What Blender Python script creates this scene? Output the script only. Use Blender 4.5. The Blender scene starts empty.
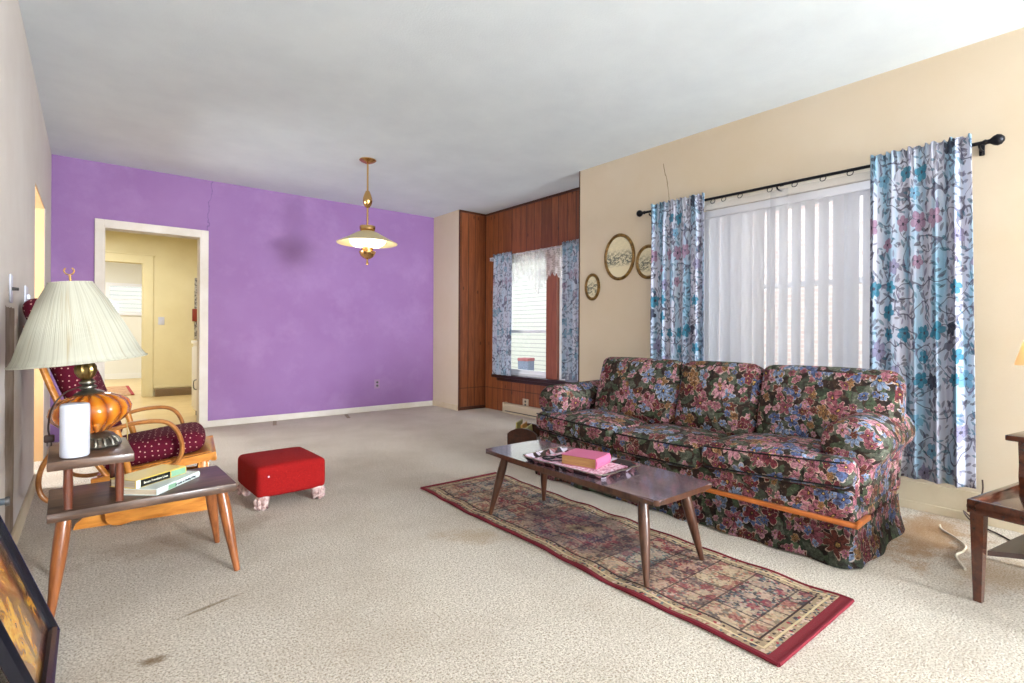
import bpy, bmesh, math, random
from math import sin, cos, pi, radians, sqrt, atan2
from mathutils import Vector, Matrix
random.seed(7)
S = bpy.context.scene
COL = S.collection
R = radians

# ------------------------------------------------------------------ nodes
def srgb(r, g, b):
    def f(c):
        c /= 255.0
        return c/12.92 if c <= .04045 else ((c+.055)/1.055)**2.4
    return (f(r), f(g), f(b), 1.0)

class NT:
    def __init__(s, name):
        s.m = bpy.data.materials.new(name); s.m.use_nodes = True
        s.t = s.m.node_tree; s.t.nodes.clear()
        s.out = s.t.nodes.new('ShaderNodeOutputMaterial')
    def n(s, typ, **kw):
        nd = s.t.nodes.new(typ)
        for k, v in kw.items(): setattr(nd, k, v)
        return nd
    def put(s, sock, v):
        if hasattr(v, 'is_linked') or isinstance(v, bpy.types.NodeSocket): s.t.links.new(v, sock)
        elif v is not None:
            if sock.type == 'RGBA' and len(v) == 3: v = (*v, 1)
            sock.default_value = v
    def math(s, op, a, b=None, c=None, clamp=False):
        nd = s.n('ShaderNodeMath', operation=op, use_clamp=clamp)
        s.put(nd.inputs[0], a)
        if b is not None: s.put(nd.inputs[1], b)
        if c is not None: s.put(nd.inputs[2], c)
        return nd.outputs[0]
    def vmath(s, op, a, b=None, out=0):
        nd = s.n('ShaderNodeVectorMath', operation=op)
        s.put(nd.inputs[0], a)
        if b is not None: s.put(nd.inputs[3 if op == 'SCALE' else 1], b)
        return nd.outputs['Value' if out else 'Vector']
    def mix(s, f, a, b, mode='MIX'):
        nd = s.n('ShaderNodeMix', data_type='RGBA', blend_type=mode)
        s.put(nd.inputs[0], f); s.put(nd.inputs[6], a); s.put(nd.inputs[7], b)
        return nd.outputs[2]
    def obj(s): return s.n('ShaderNodeTexCoord').outputs['Object']
    def uv(s): return s.n('ShaderNodeTexCoord').outputs['UV']
    def mapping(s, v, loc=(0,0,0), rot=(0,0,0), sc=(1,1,1)):
        nd = s.n('ShaderNodeMapping')
        s.put(nd.inputs[0], v); nd.inputs[1].default_value = loc; nd.inputs[2].default_value = rot; nd.inputs[3].default_value = sc
        return nd.outputs[0]
    def noise(s, v, scale=5, detail=2, rough=.5, out=0, dist=0):
        nd = s.n('ShaderNodeTexNoise')
        s.put(nd.inputs['Vector'], v); nd.inputs['Scale'].default_value = scale
        nd.inputs['Detail'].default_value = detail; nd.inputs['Roughness'].default_value = rough
        nd.inputs['Distortion'].default_value = dist
        return nd.outputs[out]
    def ramp(s, f, stops, interp='LINEAR'):
        nd = s.n('ShaderNodeValToRGB'); s.put(nd.inputs[0], f)
        cr = nd.color_ramp; cr.interpolation = interp
        while len(cr.elements) < len(stops): cr.elements.new(.5)
        for e, (p, c) in zip(cr.elements, stops): e.position = p; e.color = c if len(c) == 4 else (*c, 1)
        return nd.outputs[0]
    def xyz(s, v):
        nd = s.n('ShaderNodeSeparateXYZ'); s.put(nd.inputs[0], v); return nd.outputs
    def cxyz(s, x, y, z=0.0):
        nd = s.n('ShaderNodeCombineXYZ')
        for i, k in enumerate((x, y, z)): s.put(nd.inputs[i], k)
        return nd.outputs[0]
    def bump(s, h, strength=.3, dist=.01):
        nd = s.n('ShaderNodeBump'); nd.inputs['Strength'].default_value = strength; nd.inputs['Distance'].default_value = dist
        s.put(nd.inputs['Height'], h); return nd.outputs[0]
    def bsdf(s, color, rough=.6, metal=0, normal=None, spec=.5, coat=0, trans=0, ior=1.45, emit=None, es=0, sheen=0):
        nd = s.n('ShaderNodeBsdfPrincipled')
        s.put(nd.inputs['Base Color'], color); s.put(nd.inputs['Roughness'], rough)
        nd.inputs['Metallic'].default_value = metal; nd.inputs['Specular IOR Level'].default_value = spec
        nd.inputs['Coat Weight'].default_value = coat; nd.inputs['Coat Roughness'].default_value = .08
        nd.inputs['Transmission Weight'].default_value = trans; nd.inputs['IOR'].default_value = ior
        nd.inputs['Sheen Weight'].default_value = sheen
        if normal is not None: s.put(nd.inputs['Normal'], normal)
        if emit is not None: s.put(nd.inputs['Emission Color'], emit); nd.inputs['Emission Strength'].default_value = es
        return nd.outputs[0]
    def mixsh(s, f, a, b):
        nd = s.n('ShaderNodeMixShader'); s.put(nd.inputs[0], f); s.put(nd.inputs[1], a); s.put(nd.inputs[2], b); return nd.outputs[0]
    def leaf(s, uv, scale, L=.46, w=.14, off=(0,0,0), rnd=.8):
        v = s.mapping(uv, loc=off, sc=(scale, scale, 0)); vo = s.vor(v, rnd=rnd)
        x, y, _ = s.xyz(s.vmath('SUBTRACT', v, vo.outputs['Position']))
        cr = s.n('ShaderNodeSeparateColor'); s.put(cr.inputs[0], vo.outputs['Color'])
        th = s.math('MULTIPLY', cr.outputs[0], 6.283); c, sn = s.math('COSINE', th), s.math('SINE', th)
        a = s.math('ADD', s.math('MULTIPLY', x, c), s.math('MULTIPLY', y, sn)); b = s.math('SUBTRACT', s.math('MULTIPLY', y, c), s.math('MULTIPLY', x, sn))
        lim = s.math('MULTIPLY', w, s.math('SUBTRACT', 1, s.math('POWER', s.math('DIVIDE', a, L), 2)))
        q = s.math('DIVIDE', s.math('ABSOLUTE', b), s.math('MAXIMUM', lim, .0001))
        return s.math('MULTIPLY', s.math('LESS_THAN', q, 1), s.math('GREATER_THAN', lim, 0)), cr.outputs, q, None, None
    def done(s, sh): s.put(s.out.inputs[0], sh); return s.m
    def vor(s, v, feature='F1', dims='2D', rnd=1.0):
        nd = s.n('ShaderNodeTexVoronoi', feature=feature, voronoi_dimensions=dims)
        s.put(nd.inputs['Vector'], v); nd.inputs['Scale'].default_value = 1
        if 'Randomness' in nd.inputs: nd.inputs['Randomness'].default_value = rnd
        return nd
    def flower(s, uv, scale, n, R_=.42, depth=.4, off=(0,0,0), rnd=.8, stretch=(1,1)):
        """one flower per voronoi cell: returns mask, random colour channels, radius/petal, stripes"""
        v = s.mapping(uv, loc=off, sc=(scale*stretch[0], scale*stretch[1], 0))
        vo = s.vor(v, rnd=rnd)
        d = s.vmath('SUBTRACT', v, vo.outputs['Position'])
        x, y, _ = s.xyz(d)
        cr = s.n('ShaderNodeSeparateColor'); s.put(cr.inputs[0], vo.outputs['Color'])
        ang = s.math('ADD', s.math('ARCTAN2', y, x), s.math('MULTIPLY', cr.outputs[0], 6.283))
        r = s.vmath('LENGTH', d, out=1)
        pet = s.math('ABSOLUTE', s.math('COSINE', s.math('MULTIPLY', ang, n/2)))
        size = s.math('ADD', .75, s.math('MULTIPLY', cr.outputs[2], .35))
        rad = s.math('MULTIPLY', size, s.math('MULTIPLY', R_, s.math('ADD', 1-depth, s.math('MULTIPLY', pet, depth))))
        q = s.math('DIVIDE', r, rad)
        mask = s.math('LESS_THAN', q, 1.0)
        return mask, cr.outputs, q, pet, ang

def simple(name, c, rough=.6, **kw):
    t = NT(name); return t.done(t.bsdf(c, rough, **kw))

def plaster(name, c, c2, bump=.15, scale=1.2, overlay=None, rough=.85, amt=(.35,.7)):
    t = NT(name); o = t.obj()
    f = t.ramp(t.noise(o, scale, 5, .6), [(amt[0], (0,0,0)), (amt[1], (1,1,1))])
    col = t.mix(f, c, c2)
    if overlay: col = overlay(t, o, col)
    nb = t.noise(o, 90, 3, .6)
    return t.done(t.bsdf(col, rough, normal=t.bump(nb, bump, .004), spec=.25))

def wood(name, c1, c2, rough=.35, scale=(1,12,12), rot=(0,0,0), coat=.2, grain=3.0):
    t = NT(name); v = t.mapping(t.obj(), sc=scale, rot=rot)
    f = t.noise(v, grain, 6, .65, dist=.6)
    col = t.ramp(f, [(.3, c1), (.7, c2)])
    return t.done(t.bsdf(col, rough, coat=coat, normal=t.bump(f, .08, .002)))

# ------------------------------------------------------------------ materials
M = {}
# carpet
t = NT('carpet'); o = t.obj()
f1 = t.noise(o, 135, 2, .8); f2 = t.noise(o, 1.9, 5, .65); f3 = t.noise(o, 60, 2, .6)
col = t.mix(t.ramp(f1, [(.36,(0,0,0)),(.56,(1,1,1))]), srgb(164,148,128), srgb(240,231,218))
col = t.mix(t.math('MULTIPLY', t.ramp(f2, [(.42,(0,0,0)),(.68,(1,1,1))]), .40), col, srgb(182,166,146))
col = t.mix(t.math('MULTIPLY', t.ramp(f3, [(.45,(0,0,0)),(.7,(1,1,1))]), .3), col, srgb(168,150,126))
def spot(col, cx, cy, rx, ry, rot, c, k, ns=6, thr=.8):
    v = t.vmath('SUBTRACT', o, (cx, cy, 0)); v = t.mapping(v, rot=(0,0,rot)); v = t.mapping(v, sc=(1/rx, 1/ry, 0))
    d = t.math('ADD', t.vmath('LENGTH', v, out=1), t.math('MULTIPLY', t.math('SUBTRACT', t.noise(o, ns, 4, .7), .5), 2.2))
    m = t.ramp(d, [(0,(1,1,1)),(.55,(.8,.8,.8)),(1,(0,0,0))])
    return t.mix(t.math('MULTIPLY', m, k), col, c)
col = spot(col, 3.45, .72, .55, .22, 0, srgb(170,122,66), .75)
col = spot(col, 3.1, .40, .30, .16, .3, srgb(176,140,92), .5)
col = spot(col, .16, 2.01, .05, .03, .4, srgb(120,90,52), .8, 20)
col = spot(col, .35, 2.27, .14, .012, -.25, srgb(120,96,62), .7, 14)
col = spot(col, .4, 3.1, .5, .18, 0, srgb(160,135,110), .45)
col = spot(col, 1.55, 2.2, .25, .10, .8, srgb(180,148,106), .45)
col = spot(col, .42, 1.62, .05, .025, .2, srgb(140,105,62), .6, 18)
M['carpet'] = t.done(t.bsdf(col, .95, normal=t.bump(f1, .9, .02), spec=.1))

M['ceiling'] = plaster('ceiling_paint', srgb(220,228,232), srgb(212,220,225), .4, 2.5)
def cr_stain(t, o, col):
    # thin settlement crack
    x, y, z = t.xyz(o)
    wob = t.math('MULTIPLY', t.math('SUBTRACT', t.noise(o, 12, 3), .5), .05)
    lin = t.math('SUBTRACT', t.math('ADD', y, wob), t.math('ADD', 2.23, t.math('MULTIPLY', z, .17)))
    m = t.math('LESS_THAN', t.math('ABSOLUTE', lin), .003)
    m = t.math('MULTIPLY', m, t.math('GREATER_THAN', z, 2.17)); m = t.math('MULTIPLY', m, t.math('LESS_THAN', z, 2.55))
    return t.mix(m, col, srgb(130,112,90))
M['cream'] = plaster('cream_paint', srgb(204,190,170), srgb(198,181,156), .12, .9, cr_stain)
def brown_stripe(t, o, col):  # uneven brown vertical stripe, ending in a wavy top edge
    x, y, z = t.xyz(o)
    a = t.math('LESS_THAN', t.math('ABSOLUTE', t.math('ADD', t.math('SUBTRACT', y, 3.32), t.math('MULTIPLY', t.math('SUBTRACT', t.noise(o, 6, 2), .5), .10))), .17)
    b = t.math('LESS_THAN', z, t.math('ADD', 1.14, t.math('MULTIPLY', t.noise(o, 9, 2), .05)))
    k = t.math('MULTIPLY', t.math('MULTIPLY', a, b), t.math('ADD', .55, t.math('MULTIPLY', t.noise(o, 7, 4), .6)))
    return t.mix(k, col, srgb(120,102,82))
M['left_paint'] = plaster('left_wall_paint', srgb(216,210,203), srgb(205,196,188), .12, 1.0, brown_stripe)
M['white_trim'] = plaster('white_trim_paint', srgb(222,216,208), srgb(206,197,184), .05, 3)
M['cream_trim'] = plaster('cream_trim_paint', srgb(206,192,166), srgb(190,172,142), .05, 3)
def pcrack(t, o, col):
    x, y, z = t.xyz(o)
    p = t.noise(o, 2.2, 5, .65); col = t.mix(t.ramp(p, [(.5,(0,0,0)),(.75,(.3,.3,.3))]), col, srgb(174,140,188))
    wob = t.math('MULTIPLY', t.math('SUBTRACT', t.noise(o, 9, 3), .5), .12)
    lin = t.math('SUBTRACT', t.math('ADD', x, wob), t.math('ADD', 1.0, t.math('MULTIPLY', t.math('SUBTRACT', z, 2.3), .12)))
    m = t.math('MULTIPLY', t.math('LESS_THAN', t.math('ABSOLUTE', lin), .005), t.math('GREATER_THAN', z, 2.14))
    return t.mix(m, col, srgb(120,92,140))
M['purple'] = plaster('purple_paint', srgb(146,110,160), srgb(139,102,152), .25, 1.6, pcrack, rough=.6)
M['tan_paint'] = plaster('tan_paint', srgb(200,166,124), srgb(190,154,112), .1, 2)
M['yellow'] = plaster('yellow_kitchen_paint', srgb(232,222,182), srgb(224,212,168), .08, 1.5)
M['kitchen_floor'] = plaster('kitchen_vinyl', srgb(222,198,148), srgb(208,180,126), .05, 3, rough=.35)
M['white_paint'] = simple('white_enamel', srgb(238,236,230), .35)
M['room_white'] = simple('pale_room_paint', srgb(232,228,216), .8)

# wood panelling
t = NT('wall_panelling'); o = t.obj(); x, y, z = t.xyz(o)
s_ = t.math('ADD', t.math('ADD', x, y), 20.0)
a = t.math('DIVIDE', s_, .29)
w1 = t.math('FRACT', a); idn = t.math('FLOOR', a)
wn = t.n('ShaderNodeTexWhiteNoise', noise_dimensions='1D'); t.put(wn.inputs['W'], idn)
sp = t.math('ADD', .38, t.math('MULTIPLY', wn.outputs['Value'], .3))
g1 = t.math('LESS_THAN', w1, .036); g2 = t.math('LESS_THAN', t.math('ABSOLUTE', t.math('SUBTRACT', w1, sp)), .013)
side = t.math('GREATER_THAN', w1, sp)
wn2 = t.n('ShaderNodeTexWhiteNoise', noise_dimensions='1D'); t.put(wn2.inputs['W'], t.math('ADD', t.math('MULTIPLY', side, .37), idn))
gr = t.math('MULTIPLY', t.math('ADD', g1, g2, clamp=True), .85)
hz = t.math('LESS_THAN', t.math('ABSOLUTE', t.math('SUBTRACT', z, .30)), .006)
gv = t.mapping(o, sc=(10,10,.7))
gn = t.noise(gv, 3, 6, .7, dist=.8)
kn = t.vor(t.mapping(t.cxyz(s_, z), sc=(3,1.4,1))); knm = t.math('LESS_THAN', kn.outputs['Distance'], .035)
base = t.ramp(gn, [(.25, srgb(88,44,22)), (.5, srgb(128,70,38)), (.8, srgb(160,94,54))])
base = t.mix(t.math('MULTIPLY', t.math('SUBTRACT', wn2.outputs['Value'], .3), .55, clamp=True), base, srgb(84,38,18))
base = t.mix(t.math('MULTIPLY', knm, .7), base, srgb(60,28,14))
base = t.mix(t.math('MAXIMUM', gr, t.math('MULTIPLY', hz, .6)), base, srgb(34,16,8))
M['panelling'] = t.done(t.bsdf(base, .38, normal=t.bump(t.math('SUBTRACT', 1, gr), .5, .004), coat=.15))

M['dark_wood'] = wood('dark_stained_wood', srgb(40,20,12), srgb(84,44,26), .35)
M['sill_dark'] = wood('dark_sill_wood', srgb(30,18,16), srgb(56,34,28), .3)
M['mullion'] = wood('mullion_wood', srgb(120,62,42), srgb(150,84,60), .4, (12,12,1))
M['walnut'] = wood('walnut_wood', srgb(52,30,22), srgb(98,62,44), .30, (12,1,12))
M['walnut_leg'] = wood('walnut_leg_wood', srgb(44,24,16), srgb(88,54,38), .3, (12,12,1))
M['end_top'] = wood('grey_brown_wood', srgb(46,30,22), srgb(110,84,68), .36, (1,10,10), coat=.12)
M['end_post'] = wood('mahogany_post', srgb(74,34,20), srgb(112,60,40), .3, (12,12,1))
M['end_leg'] = wood('amber_leg_wood', srgb(100,54,28), srgb(164,98,54), .3, (12,12,1))
M['maple'] = wood('honey_maple', srgb(178,104,36), srgb(222,150,66), .3, (2,10,10))
M['bentwood'] = wood('bentwood', srgb(140,84,38), srgb(196,132,72), .3, (3,3,3))
M['oak_strip'] = wood('orange_wood', srgb(140,72,26), srgb(196,112,50), .35, (10,1,10))
M['cherry'] = wood('cherry_wood', srgb(44,20,12), srgb(92,46,28), .18, (3,10,10), coat=.6)
# coffee table top: greyish, worn, glossy
t = NT('worn_table_top'); o = t.obj()
v = t.mapping(o, sc=(14,1.2,1)); f = t.noise(v, 3, 6, .7, dist=.5)
col = t.ramp(f, [(.3, srgb(78,58,64)), (.7, srgb(122,104,116))])
ht = t.noise(o, 7, 5, .7)
col = t.mix(t.ramp(ht, [(.55,(0,0,0)),(.8,(.6,.6,.6))]), col, srgb(150,136,140))
M['coffee_top'] = t.done(t.bsdf(col, t.math('ADD', .12, t.math('MULTIPLY', ht, .12)), coat=1.0))

M['black_metal'] = simple('black_metal', srgb(24,24,30), .35, metal=.6)
M['black'] = simple('black_lacquer', srgb(20,20,28), .25)
M['navy'] = simple('navy_lacquer', srgb(26,28,62), .25)
M['brass'] = simple('polished_brass', srgb(214,170,110), .22, metal=1)
M['old_brass'] = simple('antique_brass', srgb(150,128,80), .3, metal=1)
M['pewter'] = simple('tarnished_pewter', srgb(120,116,106), .35, metal=.9)
t = NT('gold_frame'); o = t.obj()
M['gold'] = t.done(t.bsdf(t.ramp(t.noise(o, 30, 3), [(.35, srgb(92,66,30)), (.7, srgb(150,114,60))]), .35, metal=.4))
M['cord_dark'] = simple('brown_cord', srgb(60,40,34), .5)
M['cord_white'] = simple('white_cord', srgb(216,204,184), .5)
M['plastic_white'] = simple('white_plastic', srgb(206,208,220), .4)
M['switch_dark'] = simple('dark_switch', srgb(70,66,64), .4)
M['grey_metal'] = simple('grey_metal', srgb(92,100,108), .35, metal=.5)
M['heater'] = simple('beige_heater_paint', srgb(186,170,146), .45)
M['heater_brown'] = simple('brown_register', srgb(146,124,96), .5)
M['beige_plate'] = simple('beige_plate', srgb(176,160,140), .4)
M['sash_white'] = simple('white_sash_paint', srgb(236,236,240), .45)

# amber glass of the lamp
t = NT('amber_glass'); o = t.obj(); x, y, z = t.xyz(o)
ang = t.math('ARCTAN2', y, x); st = t.math('ABSOLUTE', t.math('SINE', t.math('MULTIPLY', ang, 8)))
col = t.ramp(st, [(0, srgb(150,66,12)), (.35, srgb(206,104,18)), (1, srgb(250,160,40))])
g = t.n('ShaderNodeBsdfGlossy'); g.inputs['Roughness'].default_value = .05
M['amber'] = t.done(t.bsdf(col, .08, trans=.45, coat=1, normal=t.bump(st, .5, .01)))
# pendant glass
t = NT('opal_glass')
tr = t.n('ShaderNodeBsdfTranslucent'); tr.inputs[0].default_value = (1,.97,.92,1); tp = t.n('ShaderNodeBsdfTransparent')
op = t.mixsh(.45, t.bsdf(srgb(255,246,222), .2, emit=srgb(255,240,205), es=.35), tr.outputs[0])
M['opal'] = t.done(t.mixsh(.55, tp.outputs[0], op))
M['pendant_shade'] = simple('cream_metal_shade', srgb(176,160,120), .4)
M['lampshade_r'] = NT('cream_lampshade'); t = M['lampshade_r']
tr = t.n('ShaderNodeBsdfTranslucent'); tr.inputs[0].default_value = srgb(255,232,190)
M['lampshade_r'] = t.done(t.mixsh(.5, t.bsdf(srgb(246,230,200), .8), tr.outputs[0]))
# pleated shade
t = NT('pleated_shade_fabric'); o = t.obj(); x, y, z = t.xyz(o)
ang = t.math('ARCTAN2', y, x)
n1 = t.noise(t.cxyz(t.math('MULTIPLY', ang, 14), 0, t.math('MULTIPLY', z, .6)), 1.3, 3, .7)
col = t.ramp(n1, [(.3, srgb(166,160,140)), (.5, srgb(200,197,180)), (.8, srgb(208,206,192))])
st2 = t.noise(t.cxyz(t.math('MULTIPLY', ang, 5), 0, t.math('MULTIPLY', z, 2)), 1.1, 3, .6)
lowz = t.ramp(z, [(.0,(1,1,1)),(.25,(0,0,0))])
col = t.mix(t.math('MULTIPLY', t.ramp(st2, [(.60,(0,0,0)),(.72,(1,1,1))]), .6), col, srgb(178,156,112))
tr = t.n('ShaderNodeBsdfTranslucent'); t.put(tr.inputs[0], col)
M['pleat'] = t.done(t.mixsh(.25, t.bsdf(col, .9), tr.outputs[0]))

# red stool fabric
t = NT('red_nubby_fabric'); o = t.obj()
n1 = t.noise(o, 160, 3, .8); n2 = t.noise(o, 14, 4)
col = t.mix(n1, srgb(90,6,12), srgb(178,30,26)); col = t.mix(t.math('MULTIPLY', t.ramp(n1, [(.66,(0,0,0)),(.74,(1,1,1))]), .5), col, srgb(226,120,100))
M['red'] = t.done(t.bsdf(col, .9, normal=t.bump(n1, .6, .004), spec=.2))
t = NT('whitewashed_wood'); o = t.obj()
M['whitewash'] = t.done(t.bsdf(t.ramp(t.noise(o, 40, 4), [(.35, srgb(150,112,108)), (.65, srgb(220,196,190))]), .6))

# burgundy dotted
t = NT('burgundy_dotted_fabric'); u = t.uv()
v = t.mapping(u, sc=(33,33,0)); vo = t.vor(v, rnd=.4)
dot = t.math('LESS_THAN', vo.outputs['Distance'], .12)
n1 = t.noise(u, 220, 2)
col = t.mix(n1, srgb(62,8,24), srgb(104,18,42)); col = t.mix(dot, col, srgb(196,150,140))
M['burgundy'] = t.done(t.bsdf(col, .85, normal=t.bump(n1, .3, .002), spec=.2))

# sofa floral
def floral():
    t = NT('dark_floral_upholstery'); u = t.uv()
    wv = t.vmath('ADD', u, t.vmath('SCALE', t.vmath('SUBTRACT', t.noise(u, 9, 2, .5, out=1), (.5,.5,.5)), .07))
    wv = t.vmath('ADD', wv, t.vmath('SCALE', t.vmath('SUBTRACT', t.noise(u, 34, 3, .6, out=1), (.5,.5,.5)), .022))
    tone = t.noise(u, 48, 4, .7)
    col = t.ramp(t.noise(u, 26, 3, .6), [(.35, srgb(18,12,10)), (.6, srgb(58,40,30)), (.8, srgb(112,84,60))])
    # leaves
    for sc, off, cs in ((13, (3.1,7.7,0), (srgb(38,52,36), srgb(86,100,74))), (10, (9.2,1.3,0), (srgb(58,66,52), srgb(100,104,90)))):
        m, c, q, pet, ang = t.leaf(wv, sc, .62, .27, off)
        lc = t.mix(c[1], *cs); lc = t.mix(t.math('MULTIPLY', t.math('GREATER_THAN', q, .84), .5), lc, srgb(20,16,12))
        vein = t.math('LESS_THAN', t.math('ABSOLUTE', t.math('SINE', t.math('MULTIPLY', q, 14))), .25)
        lc = t.mix(t.math('MULTIPLY', vein, .3), lc, srgb(30,36,26))
        col = t.mix(m, col, lc)
    pal = [(0, srgb(142,78,90)), (.16, srgb(190,134,146)), (.32, srgb(84,106,150)), (.46, srgb(104,52,40)), (.58, srgb(168,104,120)), (.70, srgb(146,106,64)), (.78, srgb(126,148,180)), (.90, srgb(112,42,52))]
    for sc, n, Rr, dp, off, thr in ((7.6, 8, .50, .5, (0,0,0), .22), (11, 5, .46, .42, (5.3,2.9,0), .45), (19, 6, .44, .35, (1.7,8.3,0), .45)):
        m, c, q, pet, ang = t.flower(wv, sc, n, Rr, dp, off)
        m = t.math('MULTIPLY', m, t.math('GREATER_THAN', c[1], thr))
        fc = t.ramp(c[0], pal, 'CONSTANT')
        str_ = t.math('MULTIPLY', t.math('GREATER_THAN', t.math('COSINE', t.math('MULTIPLY', ang, n*3)), .35), .35)
        fc = t.mix(str_, fc, srgb(70,26,30))
        fc = t.mix(t.math('MULTIPLY', t.math('LESS_THAN', pet, .22), .8), fc, srgb(34,16,16))
        fc = t.mix(t.math('MULTIPLY', t.math('GREATER_THAN', q, .90), .6), fc, srgb(214,190,168))
        fc = t.mix(t.math('LESS_THAN', q, .24), fc, srgb(40,26,20))
        fc = t.mix(t.math('LESS_THAN', q, .13), fc, srgb(190,150,80))
        col = t.mix(m, col, fc)
    col = t.mix(t.ramp(tone, [(.38,(.75,.75,.75)),(.56,(0,0,0))]), col, srgb(36,24,26)); col = t.mix(t.math('MULTIPLY', t.ramp(tone, [(.60,(0,0,0)),(.72,(1,1,1))]), .35), col, srgb(214,190,176))
    n1 = t.noise(u, 300, 2)
    return t.done(t.bsdf(col, .8, normal=t.bump(n1, .2, .002), spec=.3))
M['floral'] = floral()

def curtain_mat(name, blue, trans=.35, seed=0):
    t = NT(name); u = t.uv(); x, y, z = t.xyz(u)
    wv = t.vmath('ADD', u, t.vmath('SCALE', t.vmath('SUBTRACT', t.noise(u, 5, 2, .5, out=1), (.5,.5,.5)), .06))
    col = t.mix(t.math('MULTIPLY', t.ramp(t.noise(t.mapping(u, sc=(5,.7,0), loc=(seed,0,0)), 1.6, 2), [(.45,(0,0,0)),(.62,(1,1,1))]), blue), srgb(204,206,220), srgb(136,190,216))
    # curling vines
    a = t.noise(t.mapping(u, loc=(seed,3,0)), 5.5, 1, .4)
    vine = t.math('LESS_THAN', t.math('ABSOLUTE', t.math('SUBTRACT', a, .5)), .010)
    col = t.mix(t.math('MULTIPLY', vine, .8), col, srgb(96,92,112))
    dark = [(0, srgb(70,66,92)), (.3, srgb(96,88,108)), (.5, srgb(52,108,132)), (.7, srgb(120,110,140)), (.85, srgb(70,58,72))]
    for sc, n, Rr, dp, off, thr in ((15, 2, .46, .82, (2.2+seed,4.4,0), .42), (21, 2, .48, .8, (7.2,1.4+seed,0), .45), (24, 2, .48, .8, (1.2,6.4+seed,0), .5)):
        m, c, q, pet, ang = t.leaf(wv, sc, .5, .17, off)
        m = t.math('MULTIPLY', m, t.math('GREATER_THAN', c[1], thr))
        col = t.mix(t.math('MULTIPLY', m, .62 if seed == 0 else .45), col, t.ramp(c[0], dark, 'CONSTANT'))
    fl = [(0, srgb(152,146,178)), (.25, srgb(60,136,164)), (.5, srgb(166,132,158)), (.7, srgb(62,66,84)), (.85, srgb(120,170,200))]
    m, c, q, pet, ang = t.flower(wv, 7.5, 5, .42, .38, (3.3+seed,.6,0))
    m = t.math('MULTIPLY', m, t.math('GREATER_THAN', c[1], .58))
    fc = t.ramp(c[0], fl, 'CONSTANT'); fc = t.mix(t.math('LESS_THAN', q, .2), fc, srgb(60,52,70))
    fc = t.mix(t.math('MULTIPLY', t.math('LESS_THAN', pet, .2), .5), fc, srgb(60,60,80))
    col = t.mix(t.math('MULTIPLY', m, .9 if seed == 0 else .5), col, fc)
    tr = t.n('ShaderNodeBsdfTranslucent'); t.put(tr.inputs[0], col)
    return t.done(t.mixsh(trans, t.bsdf(col, .85, spec=.2), tr.outputs[0]))
M['curtain'] = curtain_mat('floral_curtain_cloth', .75, .35)
M['curtain_b'] = curtain_mat('floral_curtain_cloth_pale', .35, .3, 2.0)
M['hem'] = simple('grey_hem_cloth', srgb(120,124,140), .9)
t = NT('white_sheer')
tr = t.n('ShaderNodeBsdfTranslucent'); tr.inputs[0].default_value = (.93,.93,.96,1)
df = t.mixsh(.5, t.bsdf((.86,.86,.9,1), .9), tr.outputs[0]); tp = t.n('ShaderNodeBsdfTransparent')
M['sheer'] = t.done(t.mixsh(.24, tp.outputs[0], df))
t = NT('white_lace'); u = t.uv()
vo = t.vor(t.mapping(u, sc=(45,45,0)), rnd=.4)
big = t.flower(u, 9, 6, .45, .4)
tr = t.n('ShaderNodeBsdfTranslucent'); tr.inputs[0].default_value = (.93,.93,.94,1)
df = t.mixsh(.6, t.bsdf((.95,.95,.97,1), .9), tr.outputs[0]); tp = t.n('ShaderNodeBsdfTransparent')
fac = t.math('ADD', t.math('MULTIPLY', big[0], .35), t.math('ADD', .40, t.math('MULTIPLY', t.math('GREATER_THAN', vo.outputs['Distance'], .42), .3)), clamp=True)
M['lace'] = t.done(t.mixsh(fac, tp.outputs[0], df))
t = NT('blind_vinyl')
tr = t.n('ShaderNodeBsdfTranslucent'); tr.inputs[0].default_value = (.9,.9,.92,1)
M['blind'] = t.done(t.mixsh(.12, t.bsdf(srgb(226,226,234), .5), tr.outputs[0]))
t = NT('window_glass')
tp = t.n('ShaderNodeBsdfTransparent'); gl = t.n('ShaderNodeBsdfGlossy'); gl.inputs['Roughness'].default_value = .02
M['glass'] = t.done(t.mixsh(.06, tp.outputs[0], gl.outputs[0]))

# rug (UV in metres across the width u 0..0.64, along v 0..2.38)
t = NT('patterned_rug'); u = t.uv(); x, y, z = t.xyz(u)
W, L = .64, 2.38
ex = t.math('MINIMUM', x, t.math('SUBTRACT', W, x)); ey = t.math('MINIMUM', y, t.math('SUBTRACT', L, y))
fine = t.vor(t.mapping(u, sc=(95,95,0)))
fc = t.n('ShaderNodeSeparateColor'); t.put(fc.inputs[0], fine.outputs['Color'])
pal = [(0, srgb(176,148,122)), (.2, srgb(64,56,66)), (.36, srgb(150,52,62)), (.48, srgb(196,172,144)), (.64, srgb(96,110,112)), (.78, srgb(52,38,38)), (.9, srgb(206,176,160))]
finec = t.ramp(fc.outputs[0], pal, 'CONSTANT')
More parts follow.
